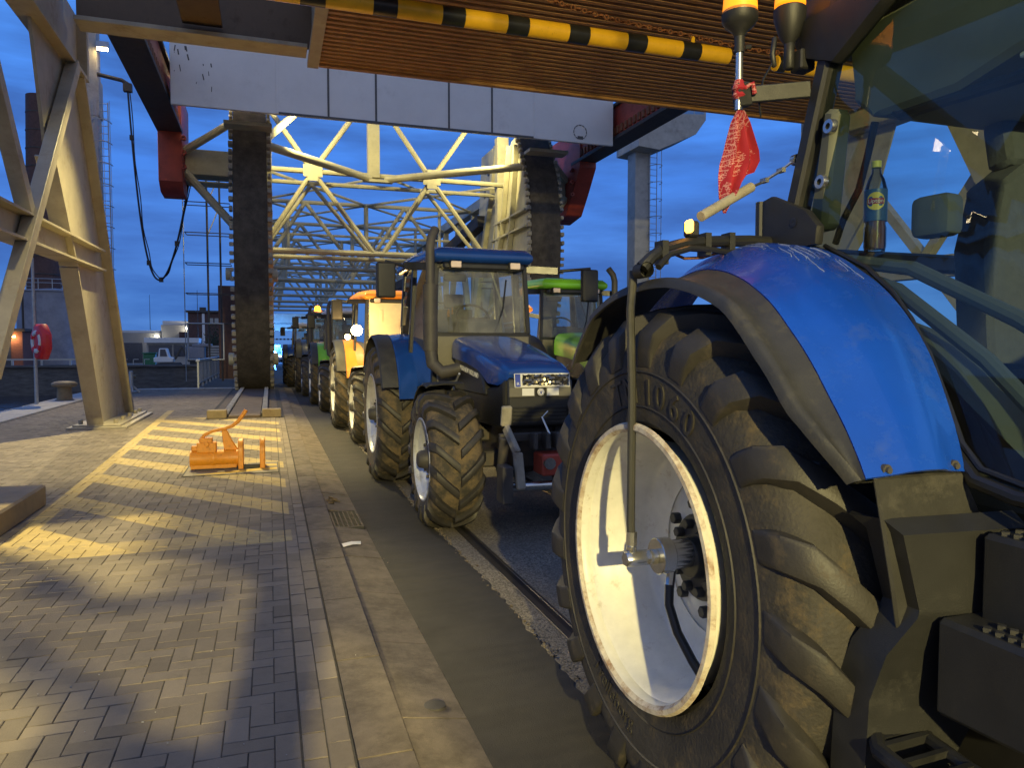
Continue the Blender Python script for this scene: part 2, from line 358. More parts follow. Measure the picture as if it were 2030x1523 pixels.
# ================================================================ SETTING
def paving_mat():
    m = bpy.data.materials.new('paving_brick'); m.use_nodes = True
    N = m.node_tree.nodes; L = m.node_tree.links; b = N['Principled BSDF']
    tc = N.new('ShaderNodeTexCoord'); sp = N.new('ShaderNodeSeparateXYZ'); L.new(tc.outputs['Object'], sp.inputs[0])
    at = N.new('ShaderNodeAttribute'); at.attribute_name = 'tint'
    def math_(op, a, c, d=None, clamp=False):
        n = N.new('ShaderNodeMath'); n.operation = op; n.use_clamp = clamp
        for i, q in enumerate((a, c, d)):
            if q is None: continue
            if isinstance(q, (int, float)): n.inputs[i].default_value = q
            else: L.new(q, n.inputs[i])
        return n.outputs[0]
    base = N.new('ShaderNodeMix'); base.data_type = 'RGBA'
    base.inputs[6].default_value = (0.155, 0.128, 0.098, 1); base.inputs[7].default_value = (0.285, 0.235, 0.175, 1)
    n1 = N.new('ShaderNodeTexNoise'); n1.inputs['Scale'].default_value = 14; n1.inputs['Detail'].default_value = 10; n1.inputs['Roughness'].default_value = 0.75
    L.new(tc.outputs['Object'], n1.inputs[0])
    n2 = N.new('ShaderNodeTexNoise'); n2.inputs['Scale'].default_value = 0.7; n2.inputs['Detail'].default_value = 4
    L.new(tc.outputs['Object'], n2.inputs[0])
    f = math_('MULTIPLY_ADD', at.outputs['Fac'], 0.8, math_('MULTIPLY_ADD', n1.outputs[0], 0.75, math_('MULTIPLY_ADD', n2.outputs[0], 0.9, -0.85)), True)
    L.new(f, base.inputs[0])
    X, Y = sp.outputs[0], sp.outputs[1]
    def band(v, lo, hi, s=0.012):      # soft 0..1 mask lo < v < hi
        a = math_('MULTIPLY_ADD', math_('SUBTRACT', v, lo), 1 / s, 0.5, True)
        c = math_('MULTIPLY_ADD', math_('SUBTRACT', hi, v), 1 / s, 0.5, True)
        return math_('MULTIPLY', a, c)
    sv = math_('MULTIPLY_ADD', X, 1.15, math_('ADD', Y, 1.15 * 2.1 - 9.34))
    fr = math_('FRACT', math_('DIVIDE', sv, 1.52), 0)
    stripe = band(fr, 0.60, 0.985, 0.02)
    xb = math_('MULTIPLY_ADD', Y, 0.030, X)             # distance to the slanted border line
    zone = math_('MULTIPLY', band(xb, -1.84, 5.0), math_('MULTIPLY', band(X, -9.0, 0.16), band(Y, 6.58, 19.0)))
    stripe = math_('MULTIPLY', stripe, zone)
    border = math_('MULTIPLY', band(xb, -1.98, -1.82), band(Y, 6.58, 21.5))
    endb = math_('MULTIPLY', band(Y, 6.58, 6.95), math_('MULTIPLY', band(xb, -1.98, 5), band(X, -9, 0.16)))
    wide = math_('MULTIPLY', band(Y, 6.58, 7.0), band(X, -4.0, 0.16))
    mask = math_('MAXIMUM', math_('MAXIMUM', stripe, border), math_('MULTIPLY', math_('MAXIMUM', endb, wide), 0.6))
    wear = N.new('ShaderNodeTexNoise'); wear.inputs['Scale'].default_value = 5; wear.inputs['Detail'].default_value = 9; wear.inputs['Roughness'].default_value = 0.7
    L.new(tc.outputs['Object'], wear.inputs[0])
    w = N.new('ShaderNodeMapRange'); w.inputs[1].default_value = 0.30; w.inputs[2].default_value = 0.52; w.inputs[3].default_value = 0.30; w.inputs[4].default_value = 0.78
    L.new(wear.outputs[0], w.inputs[0])
    mk = math_('MULTIPLY', mask, w.outputs[0])
    pm = N.new('ShaderNodeMix'); pm.data_type = 'RGBA'; pm.inputs[7].default_value = (0.58, 0.43, 0.17, 1)
    L.new(mk, pm.inputs[0]); L.new(base.outputs[2], pm.inputs[6])
    # dark grime freckles
    g = N.new('ShaderNodeTexNoise'); g.inputs['Scale'].default_value = 2.3; g.inputs['Detail'].default_value = 12; g.inputs['Roughness'].default_value = 0.8
    L.new(tc.outputs['Object'], g.inputs[0])
    gm = N.new('ShaderNodeMapRange'); gm.inputs[1].default_value = 0.55; gm.inputs[2].default_value = 0.75; gm.inputs[4].default_value = 0.75
    L.new(g.outputs[0], gm.inputs[0])
    gx = N.new('ShaderNodeMix'); gx.data_type = 'RGBA'; gx.inputs[7].default_value = (0.10, 0.085, 0.065, 1)
    L.new(gm.outputs[0], gx.inputs[0]); L.new(pm.outputs[2], gx.inputs[6]); L.new(gx.outputs[2], b.inputs['Base Color'])
    b.inputs['Roughness'].default_value = 0.82; b.inputs['Specular IOR Level'].default_value = 0.35
    nb = N.new('ShaderNodeTexNoise'); nb.inputs['Scale'].default_value = 120; nb.inputs['Detail'].default_value = 5
    L.new(tc.outputs['Object'], nb.inputs[0])
    bp = N.new('ShaderNodeBump'); bp.inputs['Strength'].default_value = 0.4; bp.inputs['Distance'].default_value = 0.006
    L.new(nb.outputs[0], bp.inputs['Height']); L.new(bp.outputs[0], b.inputs['Normal'])
    return m

def aggregate_mat():
    m = bpy.data.materials.new('exposed_aggregate'); m.use_nodes = True
    N = m.node_tree.nodes; L = m.node_tree.links; b = N['Principled BSDF']
    tc = N.new('ShaderNodeTexCoord')
    vo = N.new('ShaderNodeTexVoronoi'); vo.inputs['Scale'].default_value = 75; L.new(tc.outputs['Object'], vo.inputs[0])
    r = N.new('ShaderNodeValToRGB'); r.color_ramp.elements[0].color = (0.07, 0.06, 0.045, 1); r.color_ramp.elements[1].color = (0.30, 0.255, 0.19, 1)
    sp = N.new('ShaderNodeSeparateColor'); L.new(vo.outputs['Color'], sp.inputs[0]); L.new(sp.outputs[0], r.inputs[0])
    n = N.new('ShaderNodeTexNoise'); n.inputs['Scale'].default_value = 1.5; n.inputs['Detail'].default_value = 8; L.new(tc.outputs['Object'], n.inputs[0])
    mr = N.new('ShaderNodeMapRange'); mr.inputs[1].default_value = 0.42; mr.inputs[2].default_value = 0.68; mr.inputs[4].default_value = 0.65; L.new(n.outputs[0], mr.inputs[0])
    mx = N.new('ShaderNodeMix'); mx.data_type = 'RGBA'; mx.inputs[7].default_value = (0.13, 0.11, 0.085, 1)
    L.new(mr.outputs[0], mx.inputs[0]); L.new(r.outputs[0], mx.inputs[6]); L.new(mx.outputs[2], b.inputs['Base Color'])
    b.inputs['Roughness'].default_value = 0.85
    bp = N.new('ShaderNodeBump'); bp.inputs['Strength'].default_value = 0.6; bp.inputs['Distance'].default_value = 0.008
    L.new(vo.outputs['Distance'], bp.inputs['Height']); bp.invert = True; L.new(bp.outputs[0], b.inputs['Normal'])
    MATS['aggregate'] = m; return m
aggregate_mat()

def water_mat():
    m = bpy.data.materials.new('canal_water'); m.use_nodes = True
    N = m.node_tree.nodes; L = m.node_tree.links; b = N['Principled BSDF']
    b.inputs['Base Color'].default_value = (0.012, 0.02, 0.035, 1); b.inputs['Roughness'].default_value = 0.06
    tc = N.new('ShaderNodeTexCoord'); n = N.new('ShaderNodeTexNoise'); n.inputs['Scale'].default_value = 1.3; n.inputs['Detail'].default_value = 6
    L.new(tc.outputs['Object'], n.inputs[0]); bp = N.new('ShaderNodeBump'); bp.inputs['Strength'].default_value = 0.9; bp.inputs['Distance'].default_value = 0.12
    L.new(n.outputs[0], bp.inputs['Height']); L.new(bp.outputs[0], b.inputs['Normal']); return m

b = B(); b.quad([b.bm.verts.new(p) for p in ((-600, -200, -1.7), (600, -200, -1.7), (600, 66, -1.7), (-600, 66, -1.7))])
struct('water', b, water_mat(), rec=False)
b = B(); b.ab((-6.35, -150, -3.0), (300, 33.2, -0.012)); struct('ground', b, m_['old_asphalt'])
b = B(); b.ab((-600, 62, -3.0), (600, 1500, -0.02)); struct('far_bank', b, m_['far_ground'])
b = B(); b.ab((-600, 61.6, -1.8), (-1.7, 62.0, 0.35)); b.ab((-600, 61.4, 0.35), (-1.7, 62.2, 0.5)); struct('quay_wall', b, m_['quay_stone'])
b = B(); b.ab((-1.6, 33.2, -0.7), (14.0, 62, -0.004)); b.ab((-2.95, 33.2, -0.3), (-1.45, 62, 0.09)); struct('bridge_deck', b, m_['old_asphalt'])
# exposed-aggregate slab that carries the tram rail
b = B(); b.quad([b.bm.verts.new(p) for p in ((0.86, -20, 0.0), (3.5, -20, 0.0), (3.5, 33.2, 0.0), (0.86, 33.2, 0.0))]); struct('track_slab', b, m_['aggregate'], rec=False)
# asphalt strip with ragged edges
rnd = random.Random(3)
rows = []; y = -6.0
while y < 33.2:
    x0 = 0.845 + rnd.uniform(-.018, .018) + 0.012 * math.sin(y * 2.1); x1 = 1.52 + rnd.uniform(-.02, .02) + 0.02 * math.sin(y * 1.3 + 1)
    rows.append([(x0, y, 0.002), (x0 + .012, y, 0.011), (x1 - .012, y, 0.011), (x1, y, 0.001)]); y += 0.055
b = B(); b.grid(rows); struct('asphalt_strip', b, m_['asphalt'], ang=60)
# crumbled mortar along the asphalt edges
b = B(); rnd = random.Random(5)
for i in range(900):
    y = rnd.uniform(1.5, 16) ; s = rnd.uniform(.003, .010)
    x = (0.835 + rnd.gauss(0, .016)) if rnd.random() < .55 else (1.535 + rnd.gauss(0, .014))
    b.box((x, y, 0.009), (s * 1.6, s * 2, s), (rnd.random(), rnd.random(), rnd.random() * 3))
o = P('crumbs', b, m_['kerb_concrete']); o['kind'] = 'stuff'; tag(o, 'pale crumbs of mortar along the edges of the dark asphalt strip', 'crumbs')
# road markings beyond the bridge and grooved rails
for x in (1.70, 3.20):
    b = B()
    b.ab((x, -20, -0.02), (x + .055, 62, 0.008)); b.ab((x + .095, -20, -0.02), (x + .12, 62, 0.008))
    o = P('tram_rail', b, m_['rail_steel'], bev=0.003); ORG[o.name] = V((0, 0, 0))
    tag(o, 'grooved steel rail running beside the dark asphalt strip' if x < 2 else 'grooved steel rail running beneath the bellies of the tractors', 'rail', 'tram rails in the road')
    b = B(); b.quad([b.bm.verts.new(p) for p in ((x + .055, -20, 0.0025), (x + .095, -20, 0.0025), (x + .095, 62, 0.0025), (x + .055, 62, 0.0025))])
    P('groove_shade', b, m_['black_paint'], o, rec=False)  # black strip painted for the shade inside the open groove
b = B(); b.quad([b.bm.verts.new(p) for p in ((0.35, 62, 0.004), (0.5, 62, 0.004), (0.5, 140, 0.004), (0.35, 140, 0.004))]); struct('road_marking', b, m_['white_paint'], rec=False)
b = B(); b.quad([b.bm.verts.new(p) for p in ((-0.8, 62, -0.012), (14, 62, -0.012), (14, 1500, -0.012), (-0.8, 1500, -0.012))]); struct('road', b, m_['asphalt'], rec=False)

# gutter slabs and kerb stones
b = B(); y = -1.35; rnd = random.Random(11)
def slab(y0, y1, drop=0.0):
    e = rnd.uniform(-.0015, .0015) - drop
    b.hexa([(0.552, y0, -.1), (0.868, y0, -.1), (0.868, y1, -.1), (0.552, y1, -.1), (0.552, y0, .068 + e), (0.868, y0, .012 + e), (0.868, y1, .012 + e), (0.552, y1, .068 + e)])
while y < 33:
    l = 0.93
    if not (6.9 < y + l and y < 8.0): slab(y + .003, y + l - .003)
    y += l
slab(6.11, 7.14); slab(7.91, 8.85); slab(7.14, 7.91, .06)
struct('gutter', b, m_['kerb_concrete'], bev=0.004)
b = B(); y = -1.0
while y < 30:
    b.ab((0.315, y + .003, -0.08), (0.545, y + .985, 0.102 + rnd.uniform(-.001, .002))); y += 0.99
struct('kerb', b, m_['kerb_concrete'], bev=0.012, seg=2)

# pavement: sand bed, herringbone bricks with their own tints, coping along the quay
b = B(); b.ab((-6.3, -20, -0.2), (0.312, 33.1, 0.0945)); struct('pavement_bed', b, m_['joint_sand'])
a = 0.105; rnd = random.Random(2); vs, fs, tint = [], [], []
def pit(x, y): return x > -1.42 and y > 18.45
def brick(x0, y0, x1, y1):
    g, ch = 0.0022, 0.003
    z = 0.100 + rnd.gauss(0, 0.0011); tx, ty = rnd.gauss(0, 0.0009), rnd.gauss(0, 0.0009)
    n = len(vs); t = min(1, max(0, rnd.gauss(0.5, 0.24)))
    for (dx, dz) in ((g, -0.02), (g, -ch * .8), (g + ch, 0)):
        for i, (X, Y) in enumerate(((x0 + dx, y0 + dx), (x1 - dx, y0 + dx), (x1 - dx, y1 - dx), (x0 + dx, y1 - dx))):
            vs.append((X, Y, z + dz + (tx if i in (1, 2) else -tx) + (ty if i > 1 else -ty)))
    for k in (0, 4):
        for i in range(4): fs.append((n + k + i, n + k + (i + 1) % 4, n + k + 4 + (i + 1) % 4, n + k + 4 + i))
    fs.append((n + 8, n + 9, n + 10, n + 11)); tint.extend([t] * 12)
for i in range(-61, 2):
    for j in range(6, 315):
        x, y = 0.10 - a + i * a - 0.0, j * a
        if x < -0.36 * y - 0.9 or x < -5.75: continue
        k = (i - j) % 4
        if k == 0 and x + 2 * a <= 0.101 and not pit(x + 2 * a, y): brick(x, y, x + 2 * a, y + a)
        elif k == 3 and x + a <= 0.101 and not pit(x + a, y + 2 * a): brick(x, y, x + a, y + 2 * a)
        elif (k == 0) and x + a <= 0.101 and not pit(x + a, y): brick(x, y, x + a, y + a)
for c in (0.105, 0.205):
    y = 0.5 + (c > .2) * .1
    while y < 18.3: brick(c, y, c + 0.1, y + 0.21); y += 0.21
me = bpy.data.meshes.new('pavement'); me.from_pydata(vs, [], fs); me.update()
ta = me.attributes.new('tint', 'FLOAT', 'POINT'); ta.data.foreach_set('value', tint)
me.materials.append(paving_mat()); o = bpy.data.objects.new('pavement', me); COL.objects.link(o); o['kind'] = 'structure'
b = B(); y = -10
while y < 33:
    b.ab((-6.75, y + .004, -3), (-5.78, y + 1.49, 0.115)); y += 1.5
x = -5.76
while x < -1.5:
    b.ab((x + .004, 32.6, -3), (x + 1.05, 33.25, 0.112)); x += 1.06
struct('quay_coping', b, m_['coping'], bev=0.012)
# little things in the gutter
d = thing('drain_grate', 'dark cast iron drain grate set in the gutter beside the kerb', 'drain', (0.69, 7.52, 0))
b = B(); b.ab((0.575, 7.17, -0.03), (0.84, 7.88, 0.012)); P('sump', b, m_['black_paint'], d)
b = B()
for q in ((0.565, 7.15, 0.585, 7.90), (0.83, 7.15, 0.85, 7.90), (0.585, 7.15, 0.83, 7.17), (0.585, 7.88, 0.83, 7.90)): b.ab((q[0], q[1], 0.0), (q[2], q[3], 0.044))
P('frame', b, m_['cast_iron'], d, bev=0.002)
b = B()
for i in range(12):
    yy = 7.19 + i * 0.0585
    b.ab((0.586, yy, 0.013), (0.829, yy + .016, 0.041))
for i in range(5): b.ab((0.61 + i * .045, 7.171, 0.013), (0.622 + i * .045, 7.879, 0.0395))
P('bars', b, m_['cast_iron'], d)
b = B(); b.lathe([(-.02, .052), (.045, .052), (.047, .047), (.047, .0005)], (0.735, 3.42, 0.0), n=24); o = P('valve_cap', b, m_['dark_steel'], at=(0.735, 3.42, 0)); tag(o, 'small round black valve cap in a gutter slab', 'valve cap')
b = B(); b.sheet([[(0.575, 6.36, .07), (.66, 6.44, .063), (.74, 6.50, .043)], [(.57, 6.46, .071), (.66, 6.53, .066), (.75, 6.60, .042)]], 0.003); o = P('paper_scrap', b, m_['white_paint'], at=(0.66, 6.47, 0)); tag(o, 'flattened white scrap of paper lying in the gutter below the drain grate', 'litter')
b = B(); rnd = random.Random(21)
for i in range(34):
    b.box((0.62 + rnd.gauss(0, .04), 8.4 + rnd.gauss(0, .1), 0.060), (rnd.uniform(.02, .05), rnd.uniform(.02, .05), .006), (rnd.random() * .5, rnd.random() * .5, rnd.random() * 3))
o = P('leaf_litter', b, m_['mud']); o['kind'] = 'stuff'; tag(o, 'brown leaf litter gathered in the gutter before the drain', 'litter')
b = B(); rnd = random.Random(8)
for i in range(60):
    s = rnd.uniform(.003, .007); b.box((rnd.uniform(-2.2, .5), rnd.uniform(1.6, 7), 0.104), (s, s * 1.4, s * .6), (0, 0, rnd.random() * 3))
o = P('grit', b, m_['coping']); o['kind'] = 'stuff'; tag(o, 'pale grit scattered over the brick pavement', 'grit')

# ================================================================ ROLLING TRACK and STRAPS OF THE BRIDGE
def rolling_track(cx, label):
    t = thing('rolling_track', label, 'track bed', (cx, 19, 0.1), 'track beds under the rolling bridge segments')
    b = B(); b.ab((cx - .80, 18.46, 0.0), (cx + .78, 33, 0.10)); P('bed', b, m_['kerb_concrete'], t, bev=.01)
    b = B(); b.ab((cx - .36, 18.6, 0.10), (cx + .36, 33, 0.16)); P('track_plate', b, m_['track_plate_brown'], t, bev=.004)
    b = B()
    for s in (-1, 1): b.ab((cx + s * .45 - .075, 18.95, 0.10), (cx + s * .45 + .075, 33, 0.17))
    P('rack_base', b, m_['dark_steel'], t)
    b = B()
    for s in (-1, 1):
        for k in range(40):
            b = B(); b.ab((cx + s * .45 - .07, 19.0 + k * .33, 0.17), (cx + s * .45 + .07, 19.14 + k * .33, 0.215)); P('rack_tooth', b, m_['coping'], t, bev=.01)
    for s in (-1, 1):
        b = B(); b.ab((cx + s * .62 - .22, 18.62, 0.10), (cx + s * .62 + .22, 18.92, 0.30)); P('end_stop', b, m_['bollard_paint'], t, bev=.015)
    return t
rolling_track(-0.60, 'concrete track bed with brown plate and toothed racks in front of the dark bridge segment')

bridge = thing('bascule_bridge', 'pale steel rolling lift bridge with white counterweight box over the road', 'bridge', (5.1, 29, 0))
prof = [(30.6, 11.1), (29.9, 10.1), (29.25, 8.9), (28.9, 7.4), (28.8, 6.0), (28.95, 4.5), (29.3, 3.1), (29.7, 1.9), (30.25, 0.9), (30.8, 0.4), (31.6, 0.17)]
for (x0, x1, inner, sl) in ((-1.20, 0.0, 1, 0.0), (10.35, 11.65, -1, 0.0)):
    b = B()
    rows = []
    for (y, z) in prof: rows.append([(x0 - .0, y, z), (x1, y, z)])
    b.sheet(rows, 0.12); seg = P('tread_plate', b, m_['segment_dirty'], bridge, bev=.01)
    for k in range(len(prof) - 1):
        (y0, z0), (y1, z1) = prof[k], prof[k + 1]
        L = math.hypot(y1 - y0, z1 - z0); n = max(1, int(L / .30))
        for i in range(n):
            f = (i + .5) / n; y = y0 + (y1 - y0) * f; z = z0 + (z1 - z0) * f; an = math.atan2(y1 - y0, -(z1 - z0))
            for xx in (x0 - .075, x1 + .075):
                b = B(); b.box((xx, y - .05 + rnd.uniform(-.02, .02), z + rnd.uniform(-.03, .03)), (.145 + rnd.uniform(-.03, .02), .24, .16 + rnd.uniform(-.03, .03)), (an + rnd.uniform(-.08, .08), 0, 0)); P('tooth', b, m_['tooth_metal'], seg, bev=.02)
    for xf in (x0 + .06, x1 - .09):                        # web plates of the curved girder
        b = B(); pf = [(y + .14, z) for (y, z) in prof]
        poly = pf + [(38.0, 0.6), (37.4, 2.0), (35.5, 5.2), (33.8, 7.4), (32.5, 9.4), (31.6, 11.0)]
        b.prism(poly, xf, xf + .03, 'x'); P('segment_web', b, m_['bridge_paint'], bridge)
    b = B(); xi = x1 if inner > 0 else x0
    for (ya, za, yb, zb) in ((29.2, 7.6, 33.6, 7.6), (29.1, 6.9, 34.1, 6.9), (29.3, 5.2, 36.4, 3.0), (29.4, 4.7, 36.6, 2.6), (29.9, 2.6, 36.9, 1.2), (30.5, 10.6, 31.2, 7.0), (31.2, 7.0, 33.6, 1.0), (31.5, 10.8, 32.6, 7.0), (32.6, 7.0, 36.0, 1.2)):
        b.bar((xi + inner * .07, ya, za), (xi + inner * .07, yb, zb), .09, .22, (1, 0, 0))
    P('stiffeners', b, m_['bridge_paint'], bridge, bev=.008)
    for z in (4.55, 1.35):
        for s in (x0 - .32, x1 + .12):
            b = B(); b.cyl((s, 29.5 if z > 3 else 30.5, z), (s + .2, 29.5 if z > 3 else 30.5, z), .24, 16)
            P('locking_pin', b, m_['bridge_paint'], bridge, bev=.01)
# pierced side plate of the main girder behind the right segment
b = B(); poly = [(35.0, 11.6), (36.9, 11.6), (37.6, 8.0), (39.2, 2.0), (37.0, 2.0), (35.6, 5.0), (34.6, 8.0)]
b.prism(poly, 10.55, 10.60, 'x'); gp = P('pierced_plate', b, m_['bridge_paint'], bridge)
b = B()
for (y, z) in ((35.6, 10.6), (35.6, 9.0), (36.3, 9.6), (35.9, 7.4), (36.7, 7.6), (36.3, 5.6), (37.2, 5.8), (37.0, 4.0), (37.9, 4.2), (36.2, 10.8)):
    b.lathe([(-.012, .001), (-.012, .20), (.0, .22)], (10.54, y, z), 'x', 18)
P('holes', b, m_['black_paint'], gp, rec=False)
b = B(); b.ab((10.2, 33.0, 5.5), (10.75, 33.45, 11.6)); b.bar((10.5, 33.9, 11.4), (10.5, 38.8, 1.5), .34, .34, (1, 0, 0)); P('girder_post', b, m_['bridge_paint'], bridge, bev=.01)
b = B()
for k in range(5):
    z = 4.6 + k * .32; b.tube([(10.45, 33.6 + k * .2, z), (10.1, 33.9 + k * .2, z + .05), (9.9, 34.6 + k * .2, z + .1)], .035, 6)
P('guard_rail', b, m_['dark_steel'], bridge)
# counterweight
b = B(); b.prism([(27.0, 9.88), (27.12, 9.88), (29.6, 10.95), (29.6, 13.2), (27.0, 13.2)], -3.0, 13.2, 'x'); cw = P('counterweight', b, m_['panel_white'], bridge, bev=.015)
b = B()
for x in (2.10, 3.77, 6.46, 8.13): b.ab((x - .035, 26.985, 9.96), (x + .035, 27.01, 13.19))
b.ab((0.42, 26.98, 9.885), (9.8, 27.01, 9.955)); P('panel_seam', b, m_['seam_dark'], cw)
b = B()
for x in (0.36, 9.85): b.ab((x - .03, 26.975, 9.9), (x + .03, 27.01, 13.19))
P('cover_strip', b, m_['panel_white'], cw, bev=.004)
b = B()
for k in range(12):
    a0 = k * math.pi / 6
    if k == 9: continue
    b.box((11.76 + .27 * math.cos(a0), 26.99, 10.30 + .27 * math.sin(a0)), (.11, .02, .025), (0, -a0 + math.pi / 2, 0))
b.ab((11.66, 26.985, 10.02), (11.88, 27.005, 10.14)); P('emblem_mark', b, m_['seam_dark'], cw)
b = B(); rnd = random.Random(4)
for k in range(14): b.box((-2.9 + abs(rnd.gauss(0, .9)), 26.992, 11.3 + rnd.uniform(-.9, .55)), (rnd.uniform(.015, .05), .01, rnd.uniform(.03, .22)), (0, rnd.uniform(-.25, .25), 0))
P('scratches', b, m_['seam_dark'], cw, bev=.006)
b = B(); b.ab((-1.45, 28.4, 9.80), (0.2, 29.1, 9.93)); P('bearing_plate', b, m_['bridge_paint'], bridge, bev=.01)
b = B(); b.ab((10.15, 28.4, 9.80), (11.85, 29.1, 9.93)); P('bearing_plate', b, m_['bridge_paint'], bridge, bev=.01)
# outriggers to the operating struts
for s, xa, xb in ((-1, -3.1, -1.25), (1, 11.7, 13.3)):
    b = B(); b.ab((xa, 32.2, 8.75), (xb, 33.3, 9.75)); b.ab((xa, 32.3, 8.45), (xb, 33.2, 8.52))
    P('outrigger', b, m_['bridge_paint'], bridge, bev=.02)
    b = B(); xe = xa if s < 0 else xb; xi = xb if s < 0 else xa
    b.tube([(xe, 32.1, 9.6), (xi, 31.0, 10.6)], .15, 10); b.tube([(xe, 32.6, 9.8), (xi - s * .3, 33.6, 11.6)], .15, 10); b.tube([(xe, 32.2, 8.8), (xi, 32.2, 6.7)], .17, 10)
    P('outrigger_brace', b, m_['bridge_paint'], bridge)
# raking tubes from the segments to the first cross frame
b = B(); b.tube([(0.0, 29.8, 9.5), (4.3, 33, 9.25)], .165, 12); b.tube([(10.4, 29.8, 9.5), (5.0, 33, 9.25)], .165, 12)
b.tube([(0.0, 30.4, 9.9), (1.2, 32.0, 11.5)], .14, 10); b.box((4.65, 32.95, 9.15), (1.3, .3, .12)); P('raking_tube', b, m_['bridge_paint'], bridge)
def cross_frame(y, full):
    b = B(); zt, zb, zc = 9.38, 5.95, 11.9
    r = .115 if full else .11
    b.tube([(-0.4, y, zt), (10.8, y, zt)], r, 8); b.tube([(-0.4, y, zb), (10.8, y, zb)], r * 1.1, 8)
    for xn in (1.87, 7.06):
        for (dx, z) in ((-2.2, zb), (2.6, zb)): b.tube([(xn, y, zt), (max(-.3, xn + dx), y, z)], r * .95, 8)
        if full:
            b.tube([(xn, y, zt), (xn - 1.75, y + .1, zc)], r, 8); b.tube([(xn, y, zt), (xn + 1.75, y + .1, zc)], r, 8)
            b.box((xn, y - .14, zt), (.8, .05, .5)); b.box((xn, y - .145, zt), (.45, .052, .85))
    if full:
        b.box((4.48, y + .1, 10.6), (.5, .5, 2.6)); b.tube([(-.4, y + 1.2, zt - .25), (10.8, y + 1.2, zt - .25)], .1, 8)
        b.tube([(-.4, y + .9, zb - .15), (10.8, y + .9, zb - .15)], .1, 8)
        for xn in (1.87, 7.06):
            for dx in (-2.2, 2.6): b.tube([(xn, y + 1.2, zt - .3), (max(-.3, xn + dx), y + 1.0, zb)], .09, 8)
    else:
        b.tube([(-0.4, y, 7.7), (10.8, y, 7.7)], .07, 6)
        b.tube([(5.0, y, zb), (5.0, y, zt)], .12, 8); b.tube([(1.0, y, zb), (1.0, y, zt)], .09, 8); b.tube([(9.0, y, zb), (9.0, y, zt)], .09, 8)
    P('cross_frame', b, m_['bridge_paint'], bridge)
for k, y in enumerate((33.0, 40, 47, 54, 61, 69, 77, 85)): cross_frame(y, k == 0)
b = B()
ys = (33.0, 40, 47, 54, 61, 69, 77, 85)
for k in range(len(ys) - 1):        # plan bracing between the frames
    ya, yb = ys[k], ys[k + 1]
    for z in (9.38,):
        b.tube([(-.3, ya, z), (5.0, yb, z)], .07, 6); b.tube([(10.8, ya, z), (5.0, yb, z)], .07, 6)
        b.tube([(5.0, ya, z), (-.3, yb, z)], .06, 6); b.tube([(5.0, ya, z), (10.8, yb, z)], .06, 6)
P('plan_bracing', b, m_['bridge_paint'], bridge)
for x in (-0.6, 11.0):
    b = B(); b.box((x, 61, 9.5), (.5, 50, .5)); b.box((x, 61, .9), (.5, 54, .9))
    for k in range(len(ys) - 1):
        ya, yb = ys[k], ys[k + 1]; b.bar((x, ya + .3, 1.2), (x, (ya + yb) / 2, 9.3), .3, .3, (1, 0, 0)); b.bar((x, (ya + yb) / 2, 9.3), (x, yb - .1, 1.2), .3, .3, (1, 0, 0))
        b.box((x, yb, 5.3), (.32, .32, 8.0))
    P('side_truss', b, m_['bridge_paint'], bridge)
b = B(); b.bar((10.3, 36, 8.2), (8.2, 48, 5.2), .5, .6); b.bar((9.7, 38, 6.8), (7.5, 46, 5.6), .12, .5); P('catwalk', b, m_['dark_steel'], bridge, bev=.01)

for sx, y0 in ((-1, 0), (1, 0)):
    xo, xi = ((-4.0, -3.1) if sx < 0 else (13.3, 14.15))
    t = thing('operating_strut', 'red and black operating strut whose squared hook hangs above the cable loop' if sx < 0 else 'red operating strut with a curved hook beside the pylon that carries a platform', 'strut', ((xo + xi) / 2, 16, 10), 'operating struts of the lift bridge')
    b = B(); b.ab((xo, 15.9, 10.15), (xi, 31.6, 10.30)); b.ab((xo, 15.9, 11.5), (xi, 31.6, 11.62)); P('flange', b, m_['dark_steel'], t, bev=.01)
    b = B(); b.ab((xo + .12, 15.9, 10.3), (xi - .12, 31.5, 11.5)); P('web', b, m_['red_paint'], t)
    b = B(); rnd = random.Random(9)
    xf = xi - .11 if sx < 0 else xo + .11
    for k in range(42):
        b = B(); b.box((xf, 16.2 + k * .36, 10.55), (.12, .2, .3)); P('rack_tooth', b, m_['rusty'], t, bev=.02)
    b = B()
    if sx < 0: poly = [(31.4, 11.7), (31.4, 8.25), (31.9, 7.9), (33.0, 7.85), (33.9, 8.6), (34.2, 11.7)]
    else: poly = [(30.6, 11.7), (30.6, 9.9), (31.4, 8.9), (32.2, 8.0), (33.6, 7.8), (34.2, 8.4), (34.2, 11.7)]
    b.prism(poly, xo + .02, xi - .02, 'x'); P('hook', b, m_['red_paint'], t, bev=.05, seg=2)
    for k in range(3):
        b = B(); b.lathe([(-.1, .09), (.1, .09), (.1, .04), (-.1, .04), (-.1, .09)], (xi + .06 if sx < 0 else xo - .06, 31.3, 9.9 - k * .55), 'y', 10)
        P('eye', b, m_['red_paint'], t)
